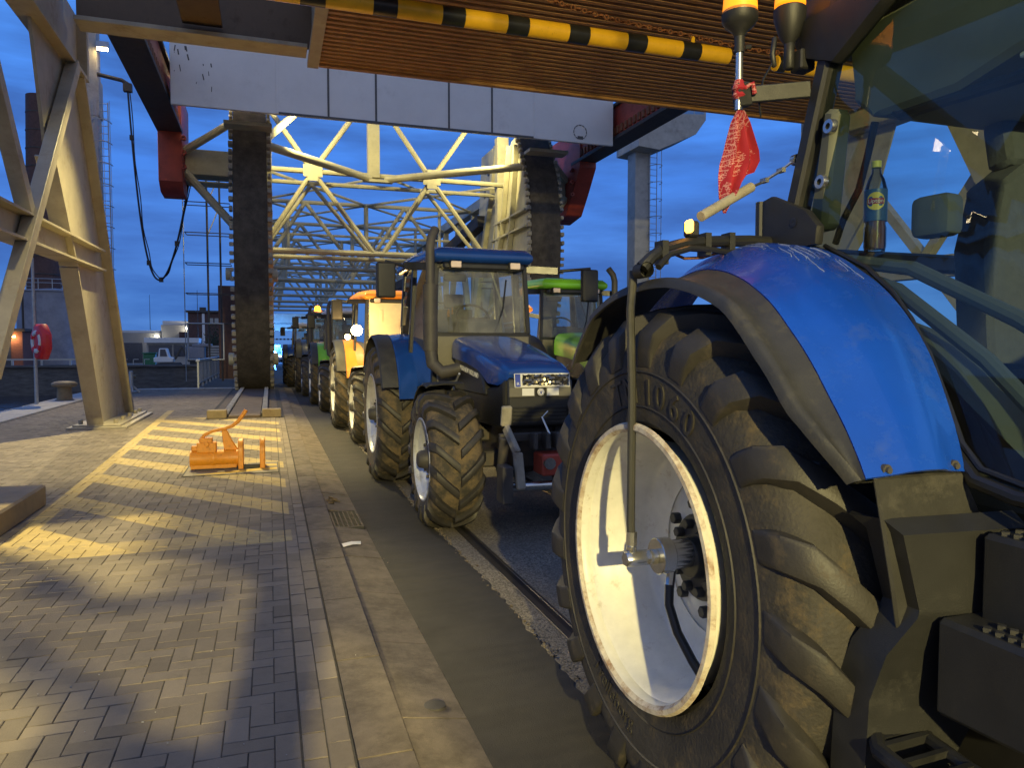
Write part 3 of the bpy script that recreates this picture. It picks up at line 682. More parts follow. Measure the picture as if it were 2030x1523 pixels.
# ================================================================ NEAR PORTAL
portal = thing('portal_frame', 'tan steel portal with lattice A-frame legs and a brown corrugated canopy over the road', 'portal', (-3.4, 13, 0))
def leg_poly(poly, x, name, t=.05):
    b = B(); b.prism(poly, x - t / 2, x + t / 2, 'x'); return P(name, b, m_['steel_paint'], portal)
def edge_plate(b, p, q, x, w, t=.05):
    b.bar((x, p[0], p[1]), (x, q[0], q[1]), t, w, (1, 0, 0))
for X, yo in ((-3.45, 0.0), (13.6, 0.0)):
    A = [(17.08, .14), (15.27, 3.25), (13.97, 4.93), (13.3, 6.9), (15.9, 6.9), (20.2, .14)]
    leg_poly(A, X, 'leg'); b = B()
    edge_plate(b, (20.22, .14), (15.92, 6.9), X, .42, .06); edge_plate(b, (17.06, .14), (15.25, 3.25), X, .30, .05); edge_plate(b, (15.25, 3.27), (13.95, 4.93), X, .30, .05)
    P('leg_flange', b, m_['steel_paint'], portal, bev=.005)
    M = [(26.2 - y, z) for (y, z) in ((17.6, .14), (16.2, 3.25), (15.2, 4.93), (14.2, 6.9), (15.9, 6.9), (18.55, .14))]
    leg_poly(M, X - .25, 'leg'); b = B()
    edge_plate(b, (26.2 - 18.57, .14), (26.2 - 15.92, 6.9), X - .25, .42, .06); edge_plate(b, (26.2 - 17.58, .14), (26.2 - 16.18, 3.25), X - .25, .30, .05)
    P('leg_flange', b, m_['steel_paint'], portal, bev=.005)
    b = B(); b.ibeam((X + .02, 7.9, 3.45), (X + .02, 17.35, 3.60), .40, .44, .04); P('tie_beam', b, m_['steel_paint'], portal, bev=.004)
    b = B(); b.bar((X + .16, 15.3, 6.9), (X + .16, 10.6, 1.45), .2, .2, (1, 0, 0)); b.bar((X + .10, 10.4, 6.4), (X + .10, 12.7, 3.5), .2, .2, (1, 0, 0))
    P('brace', b, m_['steel_paint'], portal, bev=.006)
    if X < 0:
        b = B(); b.ab((-3.95, 7.35, .09), (-2.30, 8.95, .32)); P('plinth', b, m_['bollard_paint'], portal, bev=.02)
    for yb in (18.9, 8.2):
        if X < 0 and yb < 10: continue
        b = B(); b.ab((X - .52, yb - 2.0, .09), (X + .60, yb + 1.6, .15)); b.ab((X - .42, yb - 1.9, .15), (X + .48, yb + 1.5, .19))
        P('base_plate', b, m_['steel_paint'], portal, bev=.008)
        b = B()
        for s in (-1, 1):
            for k in (-1.6, -.8, 0, .8, 1.4): b.cyl((X + s * .33, yb + k, .19), (X + s * .33, yb + k, .27), .045, 6)
            b.prism([(yb + 1.3, .19), (yb + 1.65, .19), (yb + 1.3, .62)], X + s * .16 - .02, X + s * .16 + .02, 'x')
        P('anchor_bolts', b, m_['steel_paint'], portal)
    b = B(); b.ab((X - .18, -6, 6.90), (X + .22, 16.25, 6.97)); b.ab((X - .0, -6, 6.97), (X + .05, 16.2, 8.1)); b.ab((X - .18, 16.1, 6.97), (X + .22, 16.25, 8.1)); P('longitudinal_beam', b, m_['steel_paint'], portal, bev=.005)
b = B(); b.ab((-3.2, 14.95, 7.58), (0.78, 15.5, 7.66)); P('cross_beam_flange', b, m_['steel_paint'], portal, bev=.005)
b = B(); b.ab((-3.2, 15.18, 7.66), (13.4, 15.24, 9.2)); b.ab((-3.2, 14.95, 9.2), (13.4, 15.5, 9.28)); P('cross_beam', b, m_['steel_brown'], portal)
b = B(); b.ab((-1.45, 12.2, 7.55), (-.75, 12.6, 7.8)); b.ab((-1.45, 12.2, 7.8), (-.75, 15.1, 7.85)); P('bracket', b, m_['steel_brown'], portal, bev=.01)
b = B(); b.ab((0.80, 6.2, 7.42), (1.02, 15.55, 7.52)); b.ab((0.88, 6.2, 7.52), (0.93, 15.55, 8.6)); P('edge_girder', b, m_['steel_paint'], portal, bev=.005)
b = B(); rows = []; y = 6.2
while y < 15.45:                                             # trapezoid corrugations running across the road
    for (dy, z) in ((0, 7.50), (.07, 7.50), (.095, 7.56), (.165, 7.56)): rows.append([(1.03, y + dy, z), (13.4, y + dy, z)])
    y += 0.19
b.sheet(rows, .012); P('corrugated_soffit', b, m_['soffit_brown'], portal, ang=15)
b = B(); b.ab((1.03, 15.40, 7.44), (13.4, 15.52, 7.58)); P('edge_trim', b, m_['soffit_brown'], portal, bev=.005)
b = B(); b.ab((0.8, 6.0, 8.62), (13.4, 15.6, 8.70)); P('canopy_roof', b, m_['steel_brown'], portal)

# unseen lattice bay added towards the viewer to cast brace shadows on the paving
b = B()
for (p0, p1, w) in (((8.3, .3), (4.9, 6.9), .34), ((0.6, .3), (4.5, 6.9), .34), ((8.2, 3.5), (-3.5, 3.5), .30), ((8.2, 6.8), (2.6, 1.2), .22), ((0.6, .3), (-3.2, 6.9), .30)): b.bar((-3.45, p0[0], p0[1]), (-3.45, p1[0], p1[1]), w, w, (1, 0, 0))
P('shadow_bay', b, m_['steel_paint'], portal, bev=.01)
b = B(); b.ab((-3.95, .1, .09), (-2.9, 1.1, .32)); P('plinth', b, m_['bollard_paint'], portal, bev=.02)  # unseen footing of the added lattice bay

for (xa, xb, lab) in ((-0.4, 7.55, 'long black and yellow striped height limit bar with a slack chain above it'), (8.5, 13.0, 'second black and yellow striped height limit bar under the canopy, behind the cab roof')):
    t = thing('height_limit_bar', lab, 'height bar', ((xa + xb) / 2, 11, 6.78), 'striped bars hung under the canopy')
    b = B(); b.tube([(xa, 11, 6.78), (xb, 11, 6.78)], .135, 24); P('pipe', b, m_['bar_yellow'], t, bev=.02)
    x = xb - .95 if xa < 0 else xa + .02
    while (x > xa) if xa < 0 else (x < xb):
        w = .35 if xa < 0 else .16
        b = B(); b.lathe([(x, .1352), (x, .138), (x + w, .138), (x + w, .1352)], (0, 11, 6.78), 'x', 24); P('black_band', b, m_['bar_black'], t)
        x += -1.02 if xa < 0 else 1.02
    for xc in ((1.0, 6.85) if xa < 0 else (9.6, 12.6)):
        b = B(); b.ab((xc - .03, 10.99, 6.9), (xc + .03, 11.01, 7.03)); P('lug', b, m_['bar_yellow'], t)
b = B()
pts = []
for i in range(75):                                          # slack chain from canopy to bar lug and on to the second bar
    f = i / 74; x = 3.2 + f * 7.2; sag = -.18 * math.sin(math.pi * min(1, max(0, (x - 6.85) / 3.4))) if x > 6.85 else -.12 * math.sin(math.pi * (x - 3.2) / 3.65)
    z = (7.45 + (7.03 - 7.45) * (x - 3.2) / 3.65 if x < 6.85 else 7.03 + (7.2 - 7.03) * (x - 6.85) / 3.4) + sag * .8; pts.append((x, 11, z))
for i, p in enumerate(pts):
    b.lathe([(-.012, .045), (.012, .045), (.012, .028), (-.012, .028), (-.012, .045)], p, 'y' if i % 2 else 'z', 8)
c = P('hanging_chain', b, m_['rusty']); tag(c, 'rusty slack chain hanging above the long striped bar', 'chain')
# ================================================================ PYLONS, CABLE
def ladder_cage(x, y, z0, z1, parent, face):
    b = B()
    for s in (-.22, .22): b.tube([(x + s, y, z0), (x + s, y, z1)], .025, 6)
    z = z0
    while z < z1: b.tube([(x - .22, y, z), (x + .22, y, z)], .015, 5); z += .32
    P('ladder', b, m_['galv'], parent)
    b = B(); z = z0 + 2
    while z < z1:
        b.tube([(x + .36 * math.cos(a), y - .02 - .68 * math.sin(a), z) for a in [math.pi * k / 8 for k in range(9)]], .02, 5); z += .9
    for k in (1, 3, 5, 7):
        a = math.pi * k / 8; b.tube([(x + .36 * math.cos(a), y - .02 - .68 * math.sin(a), z0 + 2), (x + .36 * math.cos(a), y - .02 - .68 * math.sin(a), z1)], .012, 4)
    P('safety_cage', b, m_['galv'], parent)
py = thing('pylon', 'grey pylon with caged ladder, a lit lamp and a cable arm, beyond the A-frame leg', 'pylon', (-7.05, 36.5, 0))
b = B(); b.box((-7.2, 36.5, 9), (.62, .8, 18)); b.box((-7.2, 36.5, 12.6), (.75, .9, 1.6)); P('shaft', b, m_['concrete_pylon'], py, bev=.05, seg=2)
ladder_cage(-6.72, 36.1, 0.5, 12.4, py, 1)
b = B(); b.tube([(-6.9, 36.2, 13.6), (-5.95, 36.2, 13.45), (-5.7, 36.2, 13.3)], .09, 8); b.box((-5.72, 36.2, 13.15), (.35, .25, .35)); P('cable_arm', b, m_['dark_steel'], py, bev=.01)
b = B(); b.box((-6.62, 36.0, 14.75), (.5, .25, .34), (R_(-25), 0, 0)); lamp_h = P('lamp_housing', b, m_['galv'], py, bev=.02)
b = B(); b.box((-6.60, 35.86, 14.62), (.42, .04, .26), (R_(-25), 0, 0)); P('lamp_lens', b, emis('lamp_warm', (1.0, 0.72, 0.30), 45), lamp_h)
b = B()
pts = []
for i in range(41):
    f = i / 40; y = 36.2 - 3.2 * f
    x = -5.72 + 2.72 * f; z = 13.0 + (8.9 - 13.0) * f - 6.3 * (1 - (2 * f - 1) ** 2) * (1.0 - .05 * f)
    pts.append((x - .25 * math.sin(math.pi * f), y, z))
b.tube(pts, .04, 8); b.tube([(p[0] + .07 + .03 * math.sin(i), p[1], p[2] + .06) for i, p in enumerate(pts)], .022, 6)
for i in (3, 16, 24, 33): p = V(pts[i]); b.box(p, (.16, .14, .2))
c = P('hanging_cable', b, m_['rubber_seal']); tag(c, 'black cable loop hanging between the pylon arm and the bridge', 'cable')
py2 = thing('pylon', 'plain grey pylon carrying a platform, standing beyond the curved red hook', 'pylon', (19.2, 36, 0))
b = B(); b.box((19.15, 36, 7), (.9, .9, 14)); P('shaft', b, m_['concrete_pylon'], py2, bev=.06, seg=2)
ladder_cage(19.75, 35.5, 0.5, 12.6, py2, 1)
b = B(); b.prism([(18.4, 12.3), (19.6, 12.2), (21.8, 13.2), (22.4, 14.0), (22.4, 14.3), (18.4, 14.0)], 34.6, 37.2, 'y'); P('platform', b, m_['concrete_pylon'], py2, bev=.01)
b = B()
for k in range(7): b.tube([(18.6 + k * .62, 34.65, 14.1), (18.6 + k * .62, 34.65, 15.2)], .03, 6)
b.tube([(18.6, 34.65, 15.2), (22.35, 34.65, 15.2)], .03, 6); b.tube([(18.6, 34.65, 14.7), (22.35, 34.65, 14.7)], .025, 6); b.ab((22.3, 34.6, 14.3), (22.4, 37.2, 15.6)); P('railing', b, m_['galv'], py2)

# ================================================================ QUAYSIDE THINGS
def bollard(loc, label):
    t = thing('mooring_bollard', label, 'bollard', loc, 'mushroom bollards on the quay'); x, y, z = loc
    b = B(); b.lathe([(0, .25), (.03, .27), (.06, .22), (.42, .2), (.46, .21)], loc, n=28); P('post', b, m_['bollard_paint'], t)
    b = B(); b.lathe([(.43, .02), (.44, .30), (.47, .355), (.52, .37), (.57, .35), (.61, .27), (.63, .12), (.632, .01)], loc, n=32); P('cap', b, m_['bollard_paint'], t, ang=50)
bollard((-6.24, 26.6, .1), 'brown mushroom bollard beside the red lifebuoy post')
bollard((-5.5, 33.0 - .3, .1), 'brown mushroom bollard half hidden behind the A-frame foot')
t = thing('lifebuoy_post', 'thin pale post with an octagonal red lifebuoy box at the quay edge', 'lifebuoy stand', (-6.62, 25.1, .1))
b = B(); b.tube([(-6.62, 25.1, .1), (-6.62, 25.1, 1.6), (-6.62, 25.1, 4.45)], [.055, .05, .04], 10); P('post', b, m_['galv'], t)
rot = Matrix.Rotation(R_(-52), 3, 'Z')
def oct_ring(r, ry, d): return [V((-6.44, 25.02, 1.96)) + rot @ V((r * math.sin(a), d, ry * math.cos(a))) for a in [math.pi / 8 + k * math.pi / 4 for k in range(8)]]
b = B(); rr = [oct_ring(.40, .52, .14), oct_ring(.46, .57, .10), oct_ring(.46, .57, -.04), oct_ring(.40, .5, -.13)]
vs = b.grid(rr, True); b.quad(vs[0][::-1]); b.quad(vs[-1]); bx = P('box', b, m_['lifebuoy_red'], t, bev=.01)
b = B(); c0 = V((-6.44, 25.02, 1.96))
rows = []
for k in range(25):
    a = 2 * math.pi * k / 24; ring = []
    for j in range(9):
        q = 2 * math.pi * j / 8; rad = .24 + .06 * math.cos(q); ring.append(c0 + rot @ V((rad * math.sin(a), -.14 + .035 * math.sin(q), rad * math.cos(a) * 1.15)))
    rows.append(ring)
b.grid(rows); P('lifebuoy', b, m_['plate_white'], bx)
b = B()
for k in range(4):
    a = k * math.pi / 2 + .6; rows = []
    for i in range(7):
        aa = a + (i - 3) * .09; ring = []
        for j in range(9):
            q = 2 * math.pi * j / 8; rad = .24 + .066 * math.cos(q); ring.append(c0 + rot @ V((rad * math.sin(aa), -.14 + .04 * math.sin(q), rad * math.cos(aa) * 1.15)))
        rows.append(ring)
    b.grid(rows)
P('band', b, m_['lifebuoy_red'], bx)
t = thing('mooring_ring_post', 'small white iron post at the quay edge behind the A-frame leg', 'post', (-4.9, 31, .1))
b = B(); b.lathe([(0, .2), (.05, .2), (.08, .09), (.4, .07), (.8, .07), (.82, .005)], (-4.95, 30.5, .1), n=14); P('post', b, m_['galv'], t)
b = B()
for k in range(5):
    a = k * 1.25; b.prism([(0, 0), (.22, 0), (0, .3)], -.015, .015, 'y') if 0 else b.bar((-4.95, 30.5, .4), (-4.95 + .28 * math.cos(a), 30.5 + .28 * math.sin(a), .12), .04, .06)
P('brackets', b, m_['galv'], t)

# orange hydraulic clamp lying on the hatched paving
t = thing('hydraulic_clamp', 'orange cast hydraulic clamp with lever and two ring plates on the hatched paving', 'clamp', (-.6, 10.85, .1))
z = .102
b = B(); b.lathe([(-1.06, .01), (-1.06, .115), (-1.02, .12), (-.78, .12), (-.775, .125), (-.74, .125), (-.735, .12), (-.44, .12)], (0, 10.85, z + .15), 'x', 24)
b.ab((-1.05, 10.76, z + .02), (-.46, 10.94, z + .10)); cylo = P('barrel', b, m_['machine_orange'], t, bev=.006)
for x in (-.44, -.155):
    b = B(); b.prism([(10.85 - .17, z), (10.85 + .17, z), (10.85 + .17, z + .25)] + [(10.85 + .17 * math.cos(a), z + .25 + .17 * math.sin(a)) for a in [math.pi * k / 12 for k in range(1, 12)]] + [(10.85 - .17, z + .25)], x, x + .07, 'x')
    P('ring_plate', b, m_['machine_orange'], t, bev=.01)
b = B(); b.ab((-.37, 10.72, z + .005), (-.155, 10.79, z + .06)); b.ab((-1.0, 10.72, z), (-.4, 10.97, z + .022)); P('runner', b, m_['black_paint'], t, bev=.005)
b = B(); b.ab((-.97, 10.76, z + .24), (-.72, 10.94, z + .38)); b.box((-.85, 10.85, z + .40), (.16, .14, .08)); b.cyl((-.84, 10.74, z + .36), (-.84, 10.96, z + .36), .035, 10); b.box((-1.0, 10.85, z + .30), (.08, .12, .07))
b.prism([(-.62, z + .26), (-.44, z + .26), (-.53, z + .42), (-.58, z + .54), (-.65, z + .55), (-.64, z + .40)], 10.82, 10.88, 'y'); P('bracket', b, m_['machine_orange'], t, bev=.01)
b = B(); b.tube([(-.93, 10.85, z + .34), (-.92, 10.85, z + .42), (-.87, 10.85, z + .48), (-.77, 10.85, z + .53), (-.62, 10.85, z + .56), (-.52, 10.85, z + .59), (-.44, 10.85, z + .65), (-.36, 10.85, z + .76), (-.33, 10.85, z + .81)], [.022, .022, .022, .022, .022, .024, .026, .028, .028], 10); P('lever', b, m_['machine_orange'], t)
# steel hatch under it
b = B(); b.ab((-1.12, 10.3, .1005), (.09, 11.25, .106)); o = P('hatch_cover', b, m_['joint_sand'], at=(-.5, 10.8, .1))
b = B()
hm = mat('hatch_plate', (0.20, 0.17, 0.12), 0.7, v=.2, sc=9, dirt=(0.42, 0.27, 0.06), da=.35, dsc=2)
b.ab((-1.10, 10.32, .104), (-.45, 11.23, .1085)); b.ab((-.44, 10.32, .104), (.08, 10.76, .1085)); b.ab((-.44, 10.78, .104), (.08, 11.23, .1085)); P('plate', b, hm, o)
tag(o, 'flat steel hatch cover in the paving beneath the orange clamp', 'hatch')
b = B(); rnd = random.Random(31)
b.quad([b.bm.verts.new(p) for p in ((-.98, 10.36, .1095), (-.62, 10.36, .1095), (.07, 10.55, .1095), (.07, 10.72, .1095), (-.2, 10.70, .1095))]); b.quad([b.bm.verts.new(p) for p in ((-.40, 10.98, .1095), (.07, 10.86, .1095), (.07, 11.02, .1095), (-.40, 11.18, .1095))])
P('painted_stripe', b, mat('worn_yellow', (0.62, 0.40, 0.06), .7, v=.2, sc=12, dirt=(0.25, .2, .12), da=.3, dsc=8), o, rec=False)

# footway railing on the bridge
t = thing('railing', 'white metal railing along the footway left of the bridge segment', 'railing', (-2.85, 33, .1))
b = B(); y0, y1 = 33.0, 60.0; n = 13
for k in range(n + 1):
    y = y0 + (y1 - y0) * k / n; b.ab((-2.89, y - .04, .09), (-2.81, y + .04, 1.22))
P('post', b, m_['galv'], t, bev=.008)
b = B(); b.ab((-2.93, y0 - .1, 1.22), (-2.77, y1, 1.30)); b.ab((-2.87, y0, .28), (-2.83, y1, .33)); P('handrail', b, m_['panel_white'], t, bev=.01)
b = B(); y = y0 + .14
while y < y1: b.ab((-2.86, y - .012, .33), (-2.84, y + .012, 1.22)); y += .14
P('balusters', b, m_['galv'], t)
t = thing('ladder_mast', 'slim lattice access ladder between the hanging cable and the dark bridge segment', 'ladder', (-2.6, 40, .1))
b = B()
for x in (-2.9, -2.3): b.tube([(x, 40, .1), (x, 40, 10.5)], .05, 8)
P('stile', b, m_['dark_steel'], t)
for k in range(5):
    b = B(); z = 3.0 + k * 1.5; b.tube([(-3.9, 39.6, z), (-1.8, 39.6, z), (-1.8, 40.6, z), (-3.9, 40.6, z), (-3.9, 39.6, z)], .026, 6); P('hoop', b, m_['dark_steel'], t)
b = B()
b.tube([(-3.85, 39.6, 1.2), (-3.85, 39.6, 3.0), (-2.2, 39.6, 3.0), (-2.2, 39.6, 1.2), (-3.85, 39.6, 1.2)], .05, 6); b.bar((-2.9, 40, 9.0), (-2.3, 40, 10.4), .05, .05); b.bar((-2.9, 40, 7.4), (-2.3, 40, 8.9), .05, .05)
P('landing_bracket', b, m_['galv'], t)
b = B(); b.tube([(-4.0, 40, .1), (-4.0, 40, 11)], .025, 5); P('wire_rope', b, m_['galv'], t)
b = B(); b.box((-1.9, 44, 2.6), (1.5, 1.5, 5.2)); o = P('control_box', b, m_['brick_dark'], at=(-1.9, 44, 0), bev=.02); tag(o, 'dark red machine house close behind the dark bridge segment', 'machine house')

# ================================================================ FAR BANK
def building(name, label, cat, loc, parts):
    t = thing(name, label, cat, loc)
    for (nm, mm, boxes) in parts:
        b = B()
        for q in boxes: b.ab(q[:3], q[3:])
        P(nm, b, mm, t, bev=.02)
    return t
t = thing('silo', 'wide grey concrete silo with roof railing on the far bank', 'silo', (-22.3, 92, 0))
b = B(); b.lathe([(0, 3.6), (7.7, 3.6), (7.75, 3.75), (7.9, 3.75), (7.95, 3.4), (8.3, .01)], (-22.2, 92, 0), n=40); P('shell', b, m_['silo_grey'], t)
b = B()
for z in (1.0, 1.6): b.tube([(-22.2 + 3.7 * math.cos(a), 92 + 3.7 * math.sin(a), 7.9 + z * .7) for a in [2 * math.pi * k / 36 for k in range(37)]], .04, 5)
for k in range(18): a = 2 * math.pi * k / 18; b.tube([(-22.2 + 3.7 * math.cos(a), 92 + 3.7 * math.sin(a), 7.9), (-22.2 + 3.7 * math.cos(a), 92 + 3.7 * math.sin(a), 9.0)], .04, 5)
P('roof_railing', b, m_['galv'], t)
b = B()
for k in (0, 9, 13, 27, 31): a = -math.pi / 2 + (k - 16) * .1; b.tube([(-22.2 + 3.65 * math.cos(a), 92 + 3.65 * math.sin(a), 0), (-22.2 + 3.65 * math.cos(a), 92 + 3.65 * math.sin(a), 7.8)], .10, 6)
P('pipe', b, m_['dark_steel'], t)
t = thing('chimney', 'tall round dark brick chimney with iron bands on the far bank', 'chimney', (-23.6, 96, 0))
b = B(); b.lathe([(0, 2.0), (8, 1.75), (30, 1.25), (30, .01)], (-24.2, 96, 0), n=28); P('shaft', b, m_['brick_dark'], t)
b = B()
for k in range(14): z = 2 + k * 2; r = 2.0 - .026 * z; b.lathe([(z, r), (z, r + .06), (z + .12, r + .06), (z + .12, r)], (-24.2, 96, 0), n=28)
P('iron_band', b, m_['dark_steel'], t)
building('shed', 'low brick shed with a lit wall lamp on the far bank at the left edge', 'shed', (-26, 86, 0), [('wall', m_['brick_red'], [(-34, 84, 0, -23.2, 88, 3.4)]), ('roof', m_['dark_steel'], [(-34.3, 83.7, 3.41, -22.9, 88.3, 3.7)]), ('door', m_['window_dark'], [(-25.6, 83.93, 0, -24.2, 84.02, 2.3)])])
b = B(); b.box((-24.0, 83.7, 2.9), (.5, .3, .14)); o = P('wall_lamp', b, emis('lamp_wall', (1.0, .62, .22), 30)); tag(o, 'small lit wall lamp on the brick shed', 'wall lamp')
building('warehouse', 'pale warehouse with sloping roof and dark gate on the far bank', 'warehouse', (-14, 100, 0), [('wall', m_['hall_grey'], [(-17.6, 98, 0, -12.6, 112, 3.6), (-12.55, 98.2, 0, -8.2, 112, 4.6)]), ('roof', m_['panel_white'], [(-12.4, 98.5, 4.61, -9.0, 112, 5.1), (-17.5, 98.3, 3.61, -12.7, 111, 3.9)]), ('gate', m_['window_dark'], [(-17.2, 97.95, 0, -14.6, 98.03, 2.4)])])
for (x, y, z) in ((-13.0, 97.8, 3.2), (-9.6, 98.0, 4.2)):
    b = B(); b.box((x, y, z), (.4, .25, .2)); o = P('wall_lamp', b, emis('lamp_cool', (.95, .95, .8), 8)); tag(o, 'lit white lamp over the warehouse gate' if x < -11 else 'lit white lamp at the right end of the warehouse wall', 'wall lamp')
building('canteen', 'low flat-roofed pale pavilion with dark windows on the far bank', 'building', (-9.5, 86, 0), [('wall', m_['hall_grey'], [(-12.3, 85.2, 0, -7.4, 88, 2.3)]), ('roof', m_['panel_white'], [(-12.5, 84.9, 2.31, -7.2, 88.2, 2.85)]), ('window', m_['window_dark'], [(-12.1, 85.1, .9, -9.9, 85.19, 2.1), (-9.7, 85.1, .9, -7.6, 85.19, 2.1)])])
t = building('office_block', 'dark brick office block with flat roof and a white pillar on the far bank', 'building', (-7, 95, 0), [('wall', m_['brick_dark'], [(-9.2, 95, 0, -4.0, 104, 6.0), (-10.3, 96, 0, -9.25, 104, 3.7)]), ('roof', m_['dark_steel'], [(-9.4, 94.7, 6.01, -3.9, 104.2, 6.25), (-8.0, 96, 6.26, -7.3, 97, 6.7)]), ('pillar', m_['panel_white'], [(-7.65, 94.9, 0, -7.35, 94.99, 5.9)])])
for k in range(4):
    b = B(); b.ab((-7.0 + k * .75, 94.93, 4.7), (-6.4 + k * .75, 94.99, 5.35)); P('window', b, m_['hall_grey'], t)
t = thing('mini_excavator', 'white mini excavator cab with folded arm parked on the far bank', 'excavator', (-8.3, 70, 0))
b = B(); b.ab((-9.3, 69.3, .12), (-7.4, 69.6, .5)); b.ab((-9.3, 70.6, .12), (-7.4, 70.9, .5)); P('track', b, m_['rubber'], t, bev=.12)
b = B(); b.prism([(-9.5, .55), (-8.0, .55), (-7.9, .9), (-8.3, 1.0), (-8.5, 1.75), (-9.05, 1.75), (-9.15, 1.0), (-9.5, .95)], 69.4, 70.8, 'y'); P('cab', b, m_['white_paint'], t, bev=.04)
b = B(); b.prism([(-9.0, 1.05), (-8.42, 1.05), (-8.58, 1.66), (-8.97, 1.66)], 69.37, 69.39, 'y'); P('window', b, m_['window_dark'], t)
b = B(); b.bar((-7.9, 70, .8), (-7.3, 70, 1.9), .15, .2); b.bar((-7.3, 70, 1.9), (-6.9, 70, .9), .12, .16); P('arm', b, m_['dark_steel'], t, bev=.02)
t = thing('flatbed_truck', 'dark truck stacked with pale crates parked beside the mini excavator', 'truck', (-5.4, 72, 0))
b = B(); b.ab((-7.0, 71.2, .55), (-3.6, 73, .8)); P('bed', b, m_['dark_steel'], t, bev=.03)
for x in (-6.4, -4.4):
    b = B(); b.lathe([(-.12, .02), (-.12, .42), (.12, .42), (.12, .02)], (x, 71.2, .42), 'y', 18); P('wheel', b, m_['rubber'], t, bev=.02)
b = B()
for k in range(5): b.ab((-5.3, 71.3, .85 + k * .24), (-3.9, 72.9, 1.03 + k * .24))
P('load', b, m_['hall_grey'], t, bev=.02)
b = B(); b.ab((-6.9, 71.25, .85), (-5.6, 72.9, 1.9)); b.ab((-6.6, 71.2, 1.91), (-5.0, 72.8, 2.15)); P('crate_stack', b, m_['silo_grey'], t, bev=.04)
b = B(); b.ab((-11.0, 74, 0), (-10.0, 75, 1.25)); b.ab((-11.1, 73.9, 1.26), (-9.9, 75.1, 1.36)); o = P('waste_bin', b, m_['green_bin'], at=(-10.5, 74.5, 0), bev=.04); tag(o, 'green waste container in front of the low pavilion', 'waste container')
for i, (x, y, h, lab) in enumerate(((-7.7, 90, 8.3, 'thin bare mast beside the dark office block'), (-16.5, 118, 9.5, 'thin far mast above the warehouse roof'))):
    b = B(); b.tube([(x, y, 0), (x, y, h)], [.06, .025], 6); o = P('mast', b, m_['dark_steel'], at=(x, y, 0)); tag(o, lab, 'mast')
t = thing('tree', 'small dark bushy tree in front of the office block', 'tree', (-5.2, 80, 0))
b = B(); b.tube([(-5.2, 80, 0), (-5.25, 80, 1.2), (-5.1, 80.1, 2.4)], [.12, .09, .04], 8); P('trunk', b, m_['brick_dark'], t)
b = B(); rnd = random.Random(3)
for i in range(900):
    c = V((rnd.gauss(0, .55), rnd.gauss(0, .5), rnd.gauss(0, .75))) + V((-5.2, 80, 2.2)); s = .09; d1 = V((rnd.gauss(0, 1), rnd.gauss(0, 1), rnd.gauss(0, 1))).normalized() * s; d2 = d1.orthogonal().normalized() * s * .6
    b.quad([b.bm.verts.new(c + q) for q in (-d1, d2, d1, -d2)])
P('crown', b, m_['foliage'], t, rec=False)
t = thing('guard_fence', 'low dark guard fence along the far quay in front of the silo', 'fence', (-22, 63.5, 0))
b = B(); b.ab((-34, 63.4, .85), (-12.6, 63.5, .97)); 
for k in range(12): b.ab((-33.5 + k * 1.9, 63.4, 0), (-33.35 + k * 1.9, 63.5, .85))
P('rail', b, m_['galv'], t)
b = B()
for k in range(4): b.ab((-12.0 + k * .8, 65, 0), (-11.95 + k * .8, 65.1, .9)); b.ab((-12.0 + k * .8, 65, .85), (-11.6 + k * .8, 65.1, .9))
o = P('bike_rack', b, m_['galv'], at=(-10.5, 65, 0)); tag(o, 'small metal rack standing on the far quay left of the excavator', 'rack')
# gantry over the road at the far end of the bridge
t = thing('sign_gantry', 'pale grey gantry beam spanning the road beyond the bridge', 'gantry', (5, 100, 0))
b = B(); b.ab((-1.5, 99.5, 4.0), (14, 100.5, 4.9)); b.ab((-1.5, 99.2, 5.0), (14, 100.8, 6.2)); P('beam', b, m_['bridge_paint'], t, bev=.03)
b = B(); b.ab((-1.7, 99.4, 0), (-1.1, 100.6, 6.3)); b.ab((13.4, 99.4, 0), (14, 100.6, 6.3)); P('column', b, m_['bridge_paint'], t)
b = B()
for k in range(9): b.ab((-0.2 + k * .55, 118, 3.0), (.1 + k * .55, 118.1, 3.25))
b.tube([(-.8, 118.05, 3.1), (6, 118.05, 3.1)], .05, 6); o = P('overhead_markers', b, m_['dark_steel']); tag(o, 'row of small dark markers on a wire over the far road', 'marker wire')
# police van with blue lights
t = thing('police_van', 'pale police van with flashing blue roof lights far down the road', 'van', (1.0, 97, 0))
b = B(); b.prism([(95.2, .35), (95.1, .9), (95.9, 1.05), (96.5, 1.75), (99.8, 1.85), (99.9, .35)], .1, 1.9, 'x'); P('body', b, m_['blue_car'], t, bev=.08, seg=2)
b = B(); b.quad([b.bm.verts.new(p) for p in ((.22, 95.86, 1.08), (1.78, 95.86, 1.08), (1.7, 96.42, 1.70), (.3, 96.42, 1.70))]); P('windscreen', b, m_['window_dark'], t, rec=False)
for x in (.1, 1.72):
    for y in (96, 99):
        b = B(); b.lathe([(0, .01), (0, .33), (.18, .33), (.18, .01)], (x, y, .33), 'x', 16); P('wheel', b, m_['rubber'], t, bev=.03)
l = bpy.data.lights.new('police_glow', 'POINT'); l.energy = 2500; l.color = (.08, .30, 1.0); l.shadow_soft_size = .2
o = bpy.data.objects.new('police_glow', l); COL.objects.link(o); o.parent = t; o.location = (0, -1.2, 2.3)
b = B(); b.ab((.3, 96.8, 1.86), (.95, 97.1, 2.16)); b.ab((1.05, 96.8, 1.86), (1.7, 97.1, 2.16)); P('light_bar', b, emis('police_blue', (0.03, 0.30, 1.0), 14), t, bev=.02)
